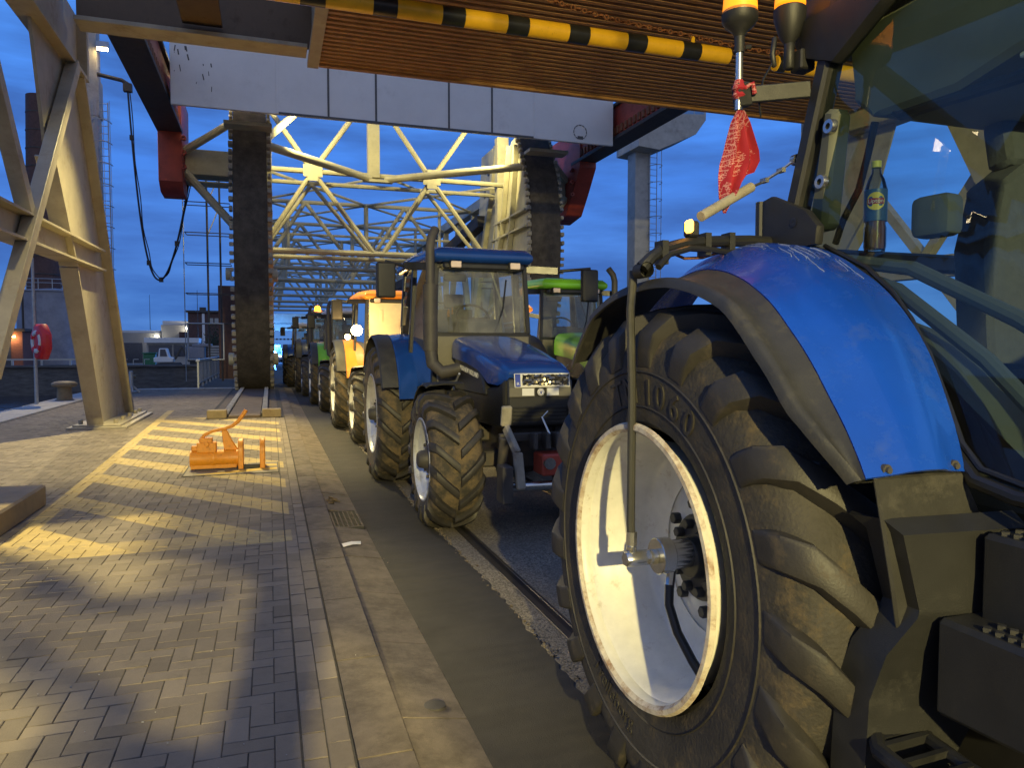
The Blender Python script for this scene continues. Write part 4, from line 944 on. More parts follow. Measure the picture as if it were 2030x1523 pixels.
b = B(); b.ab((.55, 98.6, 2.4), (.85, 98.8, 2.6)); b.tube([(.7, 98.7, 1.85), (.7, 98.7, 2.4)], .03, 6); P('mast_light', b, emis('police_blue', (0.03, 0.30, 1.0), 14), t)
b = B(); b.box((.35, 95.08, .75), (.25, .05, .12)); b.box((1.65, 95.08, .75), (.25, .05, .12)); P('headlight', b, emis('head_white', (1, 1, .9), 8), t)

t.location.x -= .45
# ================================================================ WHEELS
def tyre_geo(b, R, W, rr, nl, h, c=(0, 0, 0), seg=72, lw=.075):
    c = V(c); Rc = R - h
    half = [(0, Rc), (.16 * W, Rc - .004), (.30 * W, Rc - .014), (.41 * W, Rc - .034), (.465 * W, Rc - .075), (.492 * W, Rc - .13), (.50 * W, rr + (Rc - rr) * .52), (.487 * W, rr + (Rc - rr) * .28), (.477 * W, rr + .045), (.466 * W, rr + .010), (.42 * W, rr - .012)]
    prof = [(-x, r) for x, r in half[::-1]] + half[1:]
    b.lathe(prof, c, 'x', seg)
    st = [(.015, -.000, 0, 1, 1.0), (.16, -.004, 0, 1, 1.0), (.30, -.014, .12, .99, 1.0), (.405, -.034, .35, .93, 1.0), (.468, -.075, .8, .6, .7), (.493, -.120, .98, .2, .30), (.498, -.175, 1, 0, .06)]
    an = [0, .26, .55, .80, .93, .99, 1.03]
    sweep = W / 2 / R * 1.02
    b.mi = 1
    for sgn in (-1, 1):
        for k in range(nl):
            a0 = 2 * math.pi * k / nl + (math.pi / nl if sgn > 0 else 0); rings = []
            for (fx, dr, nx, nr, hh), q in zip(st, an):
                a = a0 + sweep * q; wd = lw * (1.0 if q < .7 else 1.12) / R * .62
                def pt(da, up): 
                    x = sgn * (fx * W + nx * up); r = Rc + dr + nr * up; return c + V((x, -r * math.cos(a + da), r * math.sin(a + da)))
                H = h * hh
                rings.append([b.bm.verts.new(p) for p in (pt(-wd * 1.06, -.015), pt(-wd * .95, H * .62), pt(-wd * .84, H * .92), pt(-wd * .6, H), pt(wd * .6, H), pt(wd * .84, H * .92), pt(wd * .95, H * .62), pt(wd * 1.06, -.015))])
            for i in range(len(rings) - 1):
                for j in range(7): b.quad([rings[i][j], rings[i][j + 1], rings[i + 1][j + 1], rings[i + 1][j]])
            b.quad(rings[0]); b.quad(rings[-1][::-1])
    b.mi = 0
def rim_geo(b, rr, W, c=(0, 0, 0), disc=.10, hub=.14):
    o = -W * .45
    b.lathe([(o, rr + .012), (o - .012, rr + .014), (o - .016, rr), (o - .004, rr - .012), (o + .03, rr - .02), (o + .05, rr - .05), (o + disc * .6, rr - .06), (o + disc, rr - .09), (o + disc + .03, rr * .72), (o + disc - .02, rr * .55), (o + disc - .03, hub + .03), (o + disc - .03, hub)], c, 'x', 48)
    b.lathe([(o + .05, rr - .05), (W * .45, rr - .03), (W * .45 + .012, rr + .014)], c, 'x', 48)
def hub_geo(b, rr, W, c=(0, 0, 0), disc=.10, hub=.14):
    o = -W * .45 + disc - .03
    b.lathe([(o + .01, hub + .005), (o - .02, hub), (o - .03, hub * .7), (o - .10, hub * .6), (o - .12, hub * .45), (o - .12, .001)], c, 'x', 24)
    for k in range(8):
        a = k * math.pi / 4; q = V(c) + V((o, -hub * 1.25 * math.cos(a), hub * 1.25 * math.sin(a))); b.cyl(q + V((.01, 0, 0)), q - V((.03, 0, 0)), .018, 6)
WH = {}
def wheel(key, root, x, y, z, rimmat, R, W, rr, nl, h, flip=False, tyremat='rubber_muddy'):
    k = (key, tyremat)
    if k not in WH:
        b = B(); rim_geo(b, rr, W); w = P('wheel', b, m_[rimmat], root, at=(0, 0, 0), ang=40)
        b = B(); tyre_geo(b, R, W, rr, nl, h); P('tyre', b, [m_[tyremat], m_['rubber']], w, ang=38)
        b = B(); hub_geo(b, rr, W); P('hub', b, m_['dark_steel'], w)
        WH[k] = w
    else:
        w = copy_tree(WH[k], root)
    w.location = (x, y, z); w.scale = (-1, 1, 1) if flip else (1, 1, 1)
    if rimmat != 'rim_silver':
        w.material_slots[0].link = 'OBJECT'; w.material_slots[0].material = m_[rimmat]
    return w

def loft_hood(b, secs):
    rows = []
    for (y, w, z0, z1) in secs:
        h = z1 - z0
        half = [(w, z0), (w * 1.0, z0 + .45 * h), (w * .985, z0 + .66 * h), (w * .92, z0 + .83 * h), (w * .80, z0 + .93 * h), (w * .55, z0 + .985 * h), (w * .25, z1)]
        rows.append([(x, y, z) for x, z in half] + [(-x, y, z) for x, z in half[::-1]])
    vs = b.grid(rows); b.quad(vs[0][::-1]); b.quad(vs[-1])
def fender_geo(b, cy, cz, r, x0, x1, a0, a1, drop=.03, n=22, t=.012):
    rows = []
    for i in range(n + 1):
        a = R_(a0 + (a1 - a0) * i / n); row = []
        for f, d in ((0, drop), (.08, .008), (.5, -.006), (1, 0)):
            rr = r - d; row.append((x0 + (x1 - x0) * f, cy - rr * math.cos(a), cz + rr * math.sin(a)))
        rows.append(row)
    b.sheet(rows, t)

def tractor(label, loc, scale=1.0, hood='dark_blue', roof='dark_blue', fend='dark_blue', rim='rim_silver', lower='black_paint', badge=None, hitch=False, plate=False, exhaust=-1, beacon=False, lamp_lit=False, bright_screen=False, cabf='black_paint', lug='rubber_muddy', rh=0.0, maxi=False):
    t = thing('tractor', label, 'tractor', (0, 0, 0), 'tractors queued nose to tail on the bridge road')
    ya, za, yf, zf = 2.80, .90, 0.0, .68
    for s in (-1, 1):
        wheel('front', t, s * .78, yf, zf, rim, .69, .50, .40, 16, .052, s > 0, lug)
        wheel('rear', t, s * .88, ya, za, rim, .92, .54, .52, 19, .056, s > 0, lug)
    b = B(); b.ab((-.20, -.45, .62), (.20, 3.0, 1.02)); b.ab((-.55, -.1, .58), (.55, .1, .74)); b.cyl((-.7, 2.8, .9), (.7, 2.8, .9), .16, 14); b.ab((-.30, .4, .78), (.30, 1.2, 1.2)); P('chassis', b, m_['dark_steel'], t, bev=.02)
    b = B(); b.prism([(1.3, .75), (2.1, .6), (2.1, 1.3), (1.3, 1.25)], -.68, -.42, 'x'); b.prism([(1.3, .75), (2.1, .6), (2.1, 1.3), (1.3, 1.25)], .42, .68, 'x'); P('step_tank', b, m_['black_plastic'], t, bev=.03)
    # bonnet
    S0 = [(-.60, .30, 1.50, 1.565), (-.57, .325, 1.46, 1.60), (-.40, .35, 1.42, 1.665), (-.12, .368, 1.43, 1.72), (.16, .383, 1.55, 1.765), (.6, .40, 1.62, 1.84), (1.15, .42, 1.67, 1.92)]
    b = B(); loft_hood(b, [(y, w, z0, z1 + rh) for y, w, z0, z1 in S0]); hd = P('hood', b, m_[hood], t, ang=50)
    b = B(); b.prism([(-.585, 1.02), (-.585, 1.485), (-.39, 1.41), (0, 1.375), (.6, 1.395), (1.15, 1.435), (1.15, 1.05), (.2, 1.0)], -.352, .352, 'x'); b.prism([(-.06, 1.30), (-.02, 1.44), (.16, 1.565), (.6, 1.635), (1.15, 1.685), (1.15, 1.30)], -.388, .388, 'x'); sp_ = P('side_panel', b, m_[lower], t, bev=.02)
    b = B(); b.prism([(-.615, 1.04), (-.625, 1.30), (-.61, 1.49), (-.58, 1.50), (-.58, 1.04)], -.315, .315, 'x'); gr = P('grille', b, m_['black_plastic'], t, bev=.015)
    b = B()
    for k in range(5): b.ab((-.27, -.633, 1.07 + k * .035), (.27, -.60, 1.085 + k * .035))
    P('grille_bars', b, m_['black_paint'], gr)
    for s in (-1, 1):
        b = B(); b.ab((s * .06, -.648, 1.325), (s * .19, -.61, 1.405)); P('headlight', b, m_['lamp_clear'], t, bev=.008)
        b = B(); b.ab((s * .205, -.640, 1.33), (s * .30, -.59, 1.40)); P('indicator', b, mat('lamp_smoked', (.30, .26, .20), .2, v=.2, coat=.6), t, bev=.008)
        b = B(); b.ab((s * .055, -.645, 1.32), (s * .31, -.615, 1.41)); P('lamp_bezel', b, m_['olive_grey'], t, bev=.004)
    b = B(); b.lathe([(-.655, .001), (-.655, .030), (-.652, .034), (-.64, .034)], (0, 0, 1.365), 'y', 24); em = P('emblem', b, m_['plate_white'], t)
    b = B(); b.lathe([(-.657, .023), (-.6575, .027), (-.656, .027)], (0, 0, 1.365), 'y', 24)
    for x, zz, w in ((0, 0, .006), (-.011, .003, .005), (.011, .003, .005)): b.bar((x * .3, -.657, 1.347), (x, -.657, 1.380 - abs(x) * .4), w, .003)
    b.bar((-.015, -.657, 1.372), (0, -.657, 1.352), .005, .003); b.bar((.015, -.657, 1.372), (0, -.657, 1.352), .005, .003); P('emblem_leaf', b, m_['plate_blue'], em)
    if plate:
        b = B(); b.box((.02, -.635, 1.475), (.56, .014, .135), (R_(-8), 0, 0)); pl = P('number_plate', b, m_['plate_white'], t, bev=.006)
        b = B(); b.box((-.228, -.644, 1.476), (.05, .006, .12), (R_(-8), 0, 0)); P('country_band', b, m_['plate_blue'], pl)
        b = B(); b.box((.045, -.6385, 1.418), (.45, .004, .018), (R_(-8), 0, 0)); P('red_strip', b, m_['plate_red'], pl)
        b = B(); add_text(b, 'B', .05, lambda v: V((-.228 + v.x, -.652 - v.z, 1.440 + v.y)), .001); P('plate_letter', b, m_['white_paint'], pl)
        b = B(); rnd = random.Random(12); n = 26; rows = []        # crumpled dark foil covering the plate
        for i in range(n):
            x = -.185 + .47 * i / (n - 1); rows.append([(x, -.646 - rnd.uniform(0, .022), 1.430 + .10 * j / 5 + rnd.uniform(-.006, .006)) for j in range(6)])
        b.grid(rows); P('foil_cover', b, mat('dark_foil', (.22, .20, .16), .25, .9, v=.3, sc=30), pl, ang=10)
    if badge:
        fn = lambda s: (lambda v: V((s * (.353 + abs(v.z)), (.42 + v.x) if s < 0 and False else (.42 + v.x * (1 if s < 0 else 1)), 1.30 + v.y)))
        b = B(); add_text(b, badge, .078, lambda v: V((-.3892 - max(0, v.z), .55 - v.x, 1.53 + v.y - v.x * .10)), .002); P('badge', b, m_['plate_white'], t, rec=True)
    # front mudguards and rear fenders
    for s in (-1, 1):
        b = B(); fender_geo(b, yf, zf, .765, s * 1.00, s * .62, 78, 178, .03); P('mudguard', b, m_['black_plastic'], t)
        b = B(); fender_geo(b, ya, za, 1.06, s * 1.14, s * .93, 22, 150, .035); P('fender_lip', b, m_['grey_plastic'], t)
        b = B(); fender_geo(b, ya, za, 1.065, s * .925, s * .60, 14, 165, 0); P('fender', b, m_[fend], t)
        b = B(); b.prism([(ya - 1.06 * math.cos(R_(q)), za + 1.05 * math.sin(R_(q))) for q in range(20, 161, 14)] + [(ya + .5, .75), (ya - .5, .75)], s * .60, s * .615, 'x'); P('fender_panel', b, m_['olive_grey'], t)
    b = B(); b.tube([(-.62, .30, 1.28), (-.60, .33, 1.38), (-.60, .1, 1.52)], .012, 6); P('grab_rail', b, m_['galv'], t)
    # cab
    zr = 2.80
    fp = [((s * .58, 1.36, 1.95), (s * .545, 1.42, zr)) for s in (-1, 1)]
    b = B()
    for (p, q), s in zip(fp, (-1, 1)):
        b.bar(p, q, .055, .07); b.bar((s * .60, 1.36, 1.25), p, .06, .08); b.bar((s * .74, 2.15, 1.3), (s * .66, 2.15, zr), .06, .07); b.bar((s * .70, 2.95, 1.7), (s * .64, 2.92, zr), .06, .08); b.bar((s * .74, 2.15, 1.3), (s * .60, 1.36, 1.25), .05, .06)
    b.bar((-.58, 1.35, 1.94), (.58, 1.35, 1.94), .05, .05); b.bar((-.70, 2.95, 1.75), (.70, 2.95, 1.75), .06, .06); b.bar((-.545, 1.41, zr - .03), (.545, 1.41, zr - .03), .06, .10)
    P('cab_frame', b, m_[cabf], t, bev=.008)
    b = B(); b.prism([(1.36, 1.05), (1.36, 1.92), (1.28, 1.92), (1.28, 1.05)], -.57, .57, 'x'); P('firewall', b, m_['olive_grey'], t, bev=.01)
    b = B(); rows = []
    for i in range(9):
        f = i / 8; x = -.55 + 1.1 * f; bow = .05 * (1 - (2 * f - 1) ** 2); rows.append([(x, 1.355 - bow, 1.96), (x * .97, 1.40 - bow, zr - .04)])
    b.grid(rows); P('windscreen', b, m_['screen_glass'], t, rec=False)
    for s in (-1, 1):
        b = B(); b.quad([b.bm.verts.new(p) for p in ((s * .61, 1.40, 1.32), (s * .745, 2.13, 1.36), (s * .66, 2.13, zr - .03), (s * .555, 1.44, zr - .03))]); P('door_glass', b, m_['cab_glass'], t, rec=False)
        b = B(); b.quad([b.bm.verts.new(p) for p in ((s * .745, 2.18, 1.92), (s * .705, 2.92, 1.92), (s * .65, 2.90, zr - .03), (s * .665, 2.18, zr - .03))]); P('quarter_glass', b, m_['cab_glass'], t, rec=False)
    b = B(); b.quad([b.bm.verts.new(p) for p in ((-.68, 2.95, 1.78), (.68, 2.95, 1.78), (.62, 2.92, zr - .03), (-.62, 2.92, zr - .03))]); P('rear_glass', b, m_['cab_glass'], t, rec=False)
    b = B(); rows = []
    for (ins, z) in ((.04, zr - .02), (0, zr + .02), (0, zr + .08), (.06, zr + .15), (.16, zr + .175)):
        rows.append([(-.60 + ins, 1.22 + ins * 1.3, z), (.60 - ins, 1.22 + ins * 1.3, z), (.74 - ins, 1.9, z), (.74 - ins, 3.05 - ins, z), (-.74 + ins, 3.05 - ins, z), (-.74 + ins, 1.9, z)])
    vs = b.grid(rows, True); b.quad(vs[0][::-1]); b.quad(vs[-1]); P('roof', b, m_[roof], t, bev=.012, ang=30)
    b = B(); b.ab((-.50, 1.24, zr - .10), (.50, 1.40, zr - .02)); P('visor', b, m_['black_paint'], t, bev=.02)
    for s in (-1, 1):
        b = B(); b.ab((s * .36 - .075, 1.18, zr - .10), (s * .36 + .075, 1.26, zr - .005)); wl = P('work_light', b, m_['black_plastic'], t, bev=.012)
        b = B(); b.ab((s * .36 - .062, 1.168, zr - .09), (s * .36 + .062, 1.19, zr - .015)); P('lens', b, mat('lamp_pinkish', (.75, .60, .50), .2, v=.1, coat=.7), wl, bev=.008)
    # cab contents
    b = B(); b.prism([(1.42, 1.5), (1.75, 1.5), (1.70, 2.02), (1.55, 2.14), (1.45, 2.1)], -.26, .26, 'x'); P('dashboard', b, m_['seat_fabric'], t, bev=.05, seg=2)
    b = B(); rows = []
    for k in range(25):
        a = 2 * math.pi * k / 24; cc = V((0, 1.78, 2.16)); ax = V((1, 0, 0)); ay = V((0, .62, .78)); rad = ax * math.cos(a) + ay * math.sin(a); n_ = ax.cross(ay)
        rows.append([cc + rad * (.21 + .016 * math.cos(q)) + n_ * .016 * math.sin(q) for q in [2 * math.pi * j / 6 for j in range(7)]])
    b.grid(rows); b.tube([(-.2, 1.78, 2.16), (0, 1.76, 2.14), (.2, 1.78, 2.16)], .016, 6); b.tube([(0, 1.77, 2.15), (0, 1.62, 1.95)], .03, 8); P('steering_wheel', b, m_['black_paint'], t)
    b = B(); b.ab((-.26, 2.2, 1.5), (.26, 2.68, 1.66)); b.box((0, 2.72, 1.98), (.5, .13, .66), (R_(-8), 0, 0)); b.box((0, 2.78, 2.42), (.28, .09, .2), (R_(-8), 0, 0)); P('seat', b, m_['seat_fabric'], t, bev=.04, seg=2)
    b = B(); b.tube([(.15, 1.33, 1.97), (.25, 1.33, 2.25), (.30, 1.36, 2.6)], .012, 5); b.bar((.30, 1.35, 2.15), (.12, 1.38, 2.70), .012, .02); P('wiper', b, m_['black_paint'], t)
    b = B(); b.box((-.30, 1.48, 2.62), (.28, .03, .09)); P('cab_mirror', b, m_['black_paint'], t, bev=.02)
    # mirrors and exhaust
    for s, xe in ((-1, -1.16), (1, 1.36)):
        b = B(); b.bar((s * .58, 1.42, 2.74), (s * .95, 1.30, 2.72), .05, .09); b.tube([(s * .95, 1.30, 2.72), (s * abs(xe), 1.25, 2.76), (s * abs(xe), 1.25, 2.6)], .02, 8); P('mirror_arm', b, m_['black_paint'], t, bev=.006)
        b = B(); b.box((xe, 1.27, 2.55), (.215, .10, .40), (0, 0, R_(6))); P('mirror', b, m_['black_plastic'], t, bev=.04, seg=3)
    if exhaust:
        e = exhaust; b = B(); b.tube([(e * .36, .95, 1.55), (e * .56, 1.02, 1.50), (e * .66, 1.10, 1.60), (e * .68, 1.12, 1.80)], .075, 12); b.tube([(e * .68, 1.12, 1.75), (e * .68, 1.12, 2.50)], .085, 14); b.tube([(e * .68, 1.12, 2.45), (e * .68, 1.12, 2.92), (e * .66, 1.14, 3.03), (e * .60, 1.20, 3.14)], .052, 12); P('exhaust', b, m_['dark_steel'], t)
    if hitch:
        b = B(); b.ab((-.06, -.86, .60), (.24, -.60, .80)); P('hitch_block', b, m_['red_paint'], t, bev=.015)
        b = B(); b.cyl((0, -.90, .72), (0, -.86, .72), .055, 16); b.cyl((-.45, -.78, .50), (.55, -.78, .50), .045, 12); P('hitch_pin', b, m_['chrome'], t)
        for s in (-1, 1):
            b = B(); b.bar((s * .34, -.62, 1.05), (s * .34, -.66, 1.24), .05, .10, (1, 0, 0)); b.bar((s * .34, -.62, 1.04), (s * .30, -.85, .82), .05, .09); b.bar((s * .30, -.85, .83), (s * .29, -.92, .50), .05, .09, (1, 0, 0)); P('lift_arm', b, m_['tooth_metal'], t, bev=.012)
            b = B(); b.cyl((s * .36, -.55, .60), (s * .36, -.65, .95), .05, 10); b.ab((s * .42 - .05, -.95, .38), (s * .42 + .05, -.75, .72)); P('lift_ram', b, m_['dark_steel'], t, bev=.01)
        b = B(); b.tube([(.07, -.64, 1.18), (.0, -.68, 1.13), (.05, -.74, .98), (.05, -.76, .84)], .010, 6); P('handle', b, m_['chrome'], t)
        b = B()
        for x in (-.10, .02, .12): b.ab((x - .02, -.80, .84), (x + .02, -.66, .99))
        b.ab((-.40, -.64, .90), (.42, -.58, .98)); P('coupler_bracket', b, m_['dark_steel'], t, bev=.008)
    if beacon:
        b = B(); b.lathe([(zr + .17, .11), (zr + .20, .12), (zr + .34, .10), (zr + .39, .05), (zr + .395, .002)], (-.35, 2.0, 0), n=18); P('beacon', b, emis('beacon_amber', (1.0, .25, .01), 9), t)
        l = bpy.data.lights.new('beacon_light', 'POINT'); l.energy = 40; l.color = (1.0, .32, .05); l.shadow_soft_size = .1
        o = bpy.data.objects.new('beacon_light', l); COL.objects.link(o); o.parent = t; o.location = (-.35, 1.7, zr + .45)
    if lamp_lit:
        b = B(); b.lathe([(.95, .001), (.95, .10), (1.0, .11), (1.05, .06), (1.06, .001)], (-.80, 0, 2.13), 'y', 16); b.lathe([(.95, .001), (.95, .05), (1.0, .055), (1.03, .001)], (-.98, 0, 2.0), 'y', 12); lw_ = P('lit_work_lamp', b, emis('lamp_glare', (1.0, .66, .22), 60), t)
        l = bpy.data.lights.new('work_lamp_light', 'POINT'); l.energy = 45; l.color = (1.0, .62, .22); l.shadow_soft_size = .1
        o = bpy.data.objects.new('work_lamp_light', l); COL.objects.link(o); o.parent = t; o.location = (-.95, .7, 2.13)
    if bright_screen:  # pale panel before the glass, colouring in the brightly lit windscreen
        b = B(); b.box((.02, 1.275, 2.36), (1.06, .02, .84)); b.ab((.0 - .30, 1.255, 2.30), (-.24, 1.264, 2.56)); P('bright_screen_panel', b, m_['cream'], t, bev=.01)
    t.location = loc; t.scale = (scale,) * 3
    return t

T1 = tractor('dark blue tractor with red front hitch and foil-wrapped number plate, second in the queue', (2.42, 7.10, 0), badge='TM150 NEW HOLLAND', hitch=True, plate=True)
T2 = tractor('orange tractor with a pale panel painted as its bright windscreen and a lit lamp', (2.45, 13.85, 0), hood='orange_paint', roof='orange_paint', fend='orange_paint', lower='dark_steel', rim='rim_white', lamp_lit=True, bright_screen=True, exhaust=0, rh=.05)
T3 = tractor('grey-green tractor with bright green trim behind the orange tractor', (2.32, 21.0, 0), hood='olive_grey', roof='panel_white', fend='green_paint', rim='rim_white', exhaust=-1)
T4 = tractor('navy tractor with an amber roof beacon glowing near the end of the queue', (2.2, 27.9, 0), scale=1.08, hood='navy', roof='black_paint', fend='navy', beacon=True, exhaust=-1)
T5 = tractor('small blue tractor, last one in the queue before the police van', (1.75, 35.0, 0), hood='dark_blue', roof='plate_white', fend='dark_blue', rim='rim_white', exhaust=0)
T6 = tractor('bright green tractor in the farther lane behind the dark blue one', (4.95, 10.3, 0), hood='green_paint', roof='green_paint', fend='green_paint', lower='grey_plastic', rim='rim_white', exhaust=1, rh=.12)
# ================================================================ NEAR TRACTOR
t = thing('tractor', 'bright blue tractor with white rear rim, tyre inflation hose and amber beacon on a pole', 'tractor', (2.5, 2.4, 0), 'tractors queued nose to tail on the bridge road')
AY, AZ = 2.40, .95
WY, WZ = 2.405, .978
C0 = V((1.60, WY, WZ))
b = B(); rr = .505; n = 96
b.lathe([(-.325, rr + .020), (-.338, rr + .012), (-.338, rr - .002), (-.325, rr - .014), (-.30, rr - .020), (-.285, rr - .018), (-.27, rr - .030), (-.20, rr - .050), (-.16, rr - .058), (-.14, rr - .072), (-.06, rr - .078), (-.04, rr - .095), (-.02, rr - .125), (-.005, rr - .20), (.005, .31), (-.005, .26), (-.03, .235), (-.035, .20), (-.035, .10)], C0, 'x', n)
b.lathe([(-.02, rr - .10), (.20, rr - .06), (.31, rr - .02), (.325, rr + .02)], C0, 'x', n)
wh = P('wheel', b, m_['rim_white'], t, at=C0, ang=40)
b = B(); tyre_geo(b, .968, .62, rr + .014, 21, .058, C0, 128, .095); ty = P('tyre', b, [m_['tyre_worn'], m_['rubber']], wh, ang=38)
b = B()                                                     # moulded ribs and lettering on the sidewall
def wall_x(r):
    for (r0, x0), (r1, x1) in zip(((.529, -.289), (.564, -.2957), (.628, -.302), (.723, -.31)), ((.564, -.2957), (.628, -.302), (.723, -.31), (.80, -.306))):
        if r <= r1: return x0 + (x1 - x0) * (r - r0) / (r1 - r0)
    return -.305
for r in (.585, .715): b.lathe([(wall_x(r - .004) + .001, r - .004), (wall_x(r) - .005, r), (wall_x(r + .004) + .001, r + .004)], C0, 'x', 128)
def on_wall(a0, r0):
    def f(v):
        r = r0 + v.y; a = R_(a0) - v.x / r0; x = wall_x(r) - max(0, v.z) + .0005; return C0 + V((x, -r * math.cos(a), r * math.sin(a)))
    return f
WL = None
for ch, a0 in (('T', 106), ('M', 97), ('1', 85), ('0', 77.5), ('6', 68.5), ('0', 59.5)): add_text(b, ch, .135, on_wall(a0, .64), .006)
add_text(b, 'Trelleborg', .085, (lambda f: (lambda v: f(V((-v.x, -v.y, v.z)))))(on_wall(250, .64)), .005)
P('sidewall_lettering', b, m_['rubber'], wh, ang=30)
b = B(); b.lathe([(-.03, .165), (-.055, .165), (-.06, .15), (-.06, .08), (-.10, .075), (-.10, .001)], C0, 'x', 32)
for k in range(10):
    a = k * math.pi / 5; q = C0 + V((-.045, -.128 * math.cos(a), .128 * math.sin(a))); b.cyl(q, q - V((.045, 0, 0)), .021, 6)
for k in range(8):
    a = k * math.pi / 4 + .2; q = C0 + V((-.03, -.205 * math.cos(a), .205 * math.sin(a))); b.cyl(q, q - V((.035, 0, 0)), .024, 6); 
P('hub', b, m_['grey_plastic'], wh, bev=.003)
b = B()
for k in range(8):
    a = k * math.pi / 4 + .5; q = C0 + V((.0, -.36 * math.cos(a), .36 * math.sin(a))); b.cyl(q - V((.006, 0, 0)), q - V((.0045, 0, 0)), .010, 10)
P('disc_holes', b, m_['black_paint'], wh)
X0 = 1.26
b = B(); b.cyl((1.53, WY, WZ + .02), (1.42, WY, WZ + .02), .055, 24); b.cyl((1.42, WY, WZ + .02), (1.365, WY, WZ + .02), .068, 24); b.cyl((1.365, WY, WZ + .02), (1.33, WY, WZ + .02), .028, 12); b.cyl((1.335, WY, WZ + .02), (1.235, WY, WZ + .02), .030, 6); b.cyl((1.262, WY, WZ + .045), (1.262, WY, WZ + .085), .02, 8)
P('rotary_union', b, m_['chrome'], wh, bev=.003)
b = B(); b.tube([(1.42, WY - .02, WZ - .03), (1.40, WY - .04, WZ - .09)], .018, 8); P('hose_fitting', b, m_['chrome'], wh)
b = B(); b.tube([(1.40, WY - .04, WZ - .08), (1.39, WY - .055, WZ - .15), (1.40, WY - .10, WZ - .24), (1.42, WY - .17, WZ - .32), (1.45, WY - .24, WZ - .40), (1.50, WY - .28, WZ - .46)], .017, 10); P('valve_hose', b, m_['rubber_seal'], wh)
b = B(); b.lathe([(-.324, rr + .0215), (-.3395, rr + .0135), (-.3405, rr - .003), (-.326, rr - .0155)], C0, 'x', 96); P('rim_edge', b, m_['rim_rust'], wh)
w2 = copy_tree(wh, t, (3.42 - 2.5, WY - 2.4, WZ)); w2.scale = (-1, 1, 1)
for s in (-1, 1): wheel('front', t, s * .80, -2.95, .74, 'rim_white', .69, .48, .40, 18, .048, s > 0).scale = (-1.08 * s if s > 0 else 1.08, 1.08, 1.08)
# feed hose: up from the hub, over the fender to the cab hinge
b = B(); b.tube([(1.262, WY, 1.045), (1.258, WY, 1.13), (1.262, WY + .004, 1.6), (1.252, WY + .004, 1.92), (1.262, WY, 2.06)], .0155, 10); hs = P('feed_hose', b, m_['grey_plastic'], t)
b = B(); b.tube([(1.262, WY, 1.05), (1.262, WY, 1.10)], .021, 8); P('hose_ferrule', b, m_['chrome'], hs)
b = B(); A1 = [(1.26, 2.335, 2.065), (1.29, 2.33, 2.10), (1.35, 2.36, 2.135), (1.46, 2.40, 2.165), (1.58, 2.44, 2.185), (1.72, 2.49, 2.20), (1.86, 2.54, 2.215), (1.97, 2.55, 2.215)]
b.tube(A1, [.026, .022, .022, .022, .022, .023, .023, .024], 10); A2 = [(p[0] + .02, p[1] - .02, p[2] - .035 + .02 * math.sin(i)) for i, p in enumerate(A1[1:])]; b.tube(A2, .012, 8)
b.lathe([(-.03, .028), (.03, .028), (.03, .001)], (1.262, 2.335, 2.055), 'y', 12)
for i in (2, 4, 5): b.box(V(A1[i]) - V((0, 0, .012)), (.025, .06, .085))
P('hose_arm', b, m_['black_plastic'], t)
b = B(); b.box((1.51, 2.42, 2.225), (.045, .05, .06)); sl = P('side_lamp', b, m_['black_plastic'], t, bev=.008)
b = B(); b.box((1.488, 2.40, 2.232), (.022, .042, .048)); P('lens', b, emis('side_lamp_amber', (1.0, .42, .05), 7), sl, bev=.008)
b = B(); b.tube([(1.55, 2.42, 2.275), (1.83, 2.50, 2.42)], .020, 12); P('strut_tube', b, m_['tooth_metal'], t)
b = B(); b.tube([(1.83, 2.50, 2.42), (1.90, 2.51, 2.45)], .006, 6); b.tube([(1.90, 2.500, 2.455), (1.975, 2.495, 2.50)], .006, 6); b.tube([(1.90, 2.525, 2.45), (1.975, 2.515, 2.495)], .006, 6); b.tube([(1.975, 2.505, 2.50), (2.02, 2.49, 2.535)], .006, 6)
b.lathe([(-.012, .022), (.012, .022), (.012, .01), (-.012, .01), (-.012, .022)], (2.03, 2.485, 2.54), 'y', 12)
for p in ((1.90, 2.51, 2.453), (1.975, 2.505, 2.498)): b.box(p, (.018, .036, .018))
P('turnbuckle', b, m_['chrome'], t)
b = B(); b.tube([(1.70, 2.50, 2.16), (1.60, 2.48, 2.13), (1.50, 2.45, 2.12), (1.44, 2.42, 2.13)], .006, 5); P('cable', b, m_['rusty'], t)

# fender: black lip and blue body round the axle
TH = [27, 33, 40, 48, 56, 64, 72, 80, 88, 96, 104, 112, 120, 126, 130]
def interp(tab, a):
    for (a0, v0), (a1, v1) in zip(tab, tab[1:]):
        if a <= a1: return v0 + (v1 - v0) * max(0, (a - a0)) / (a1 - a0)
    return tab[-1][1]
ro = [(27, 1.125), (39, 1.08), (51, 1.085), (61, 1.11), (78, 1.09), (91, 1.07), (113, 1.07), (130, 1.00)]
xo = [(27, 1.335), (33, 1.30), (40, 1.28), (130, 1.28)]
xm = [(27, 1.352), (40, 1.385), (53, 1.40), (65, 1.435), (80, 1.49), (96, 1.55), (110, 1.58), (130, 1.60)]
rm = [(27, 1.135), (40, 1.10), (60, 1.115), (80, 1.115), (100, 1.12), (130, 1.10)]
xc = [(27, 1.665), (38, 1.75), (55, 1.87), (72, 1.95), (90, 2.0), (130, 2.02)]
rc = [(27, 1.14), (38, 1.12), (55, 1.12), (72, 1.155), (84, 1.21), (95, 1.26), (110, 1.33), (130, 1.34)]
def fp_(a, x, r): return (x, AY - r * math.cos(R_(a)), AZ + r * math.sin(R_(a)))
rows = []
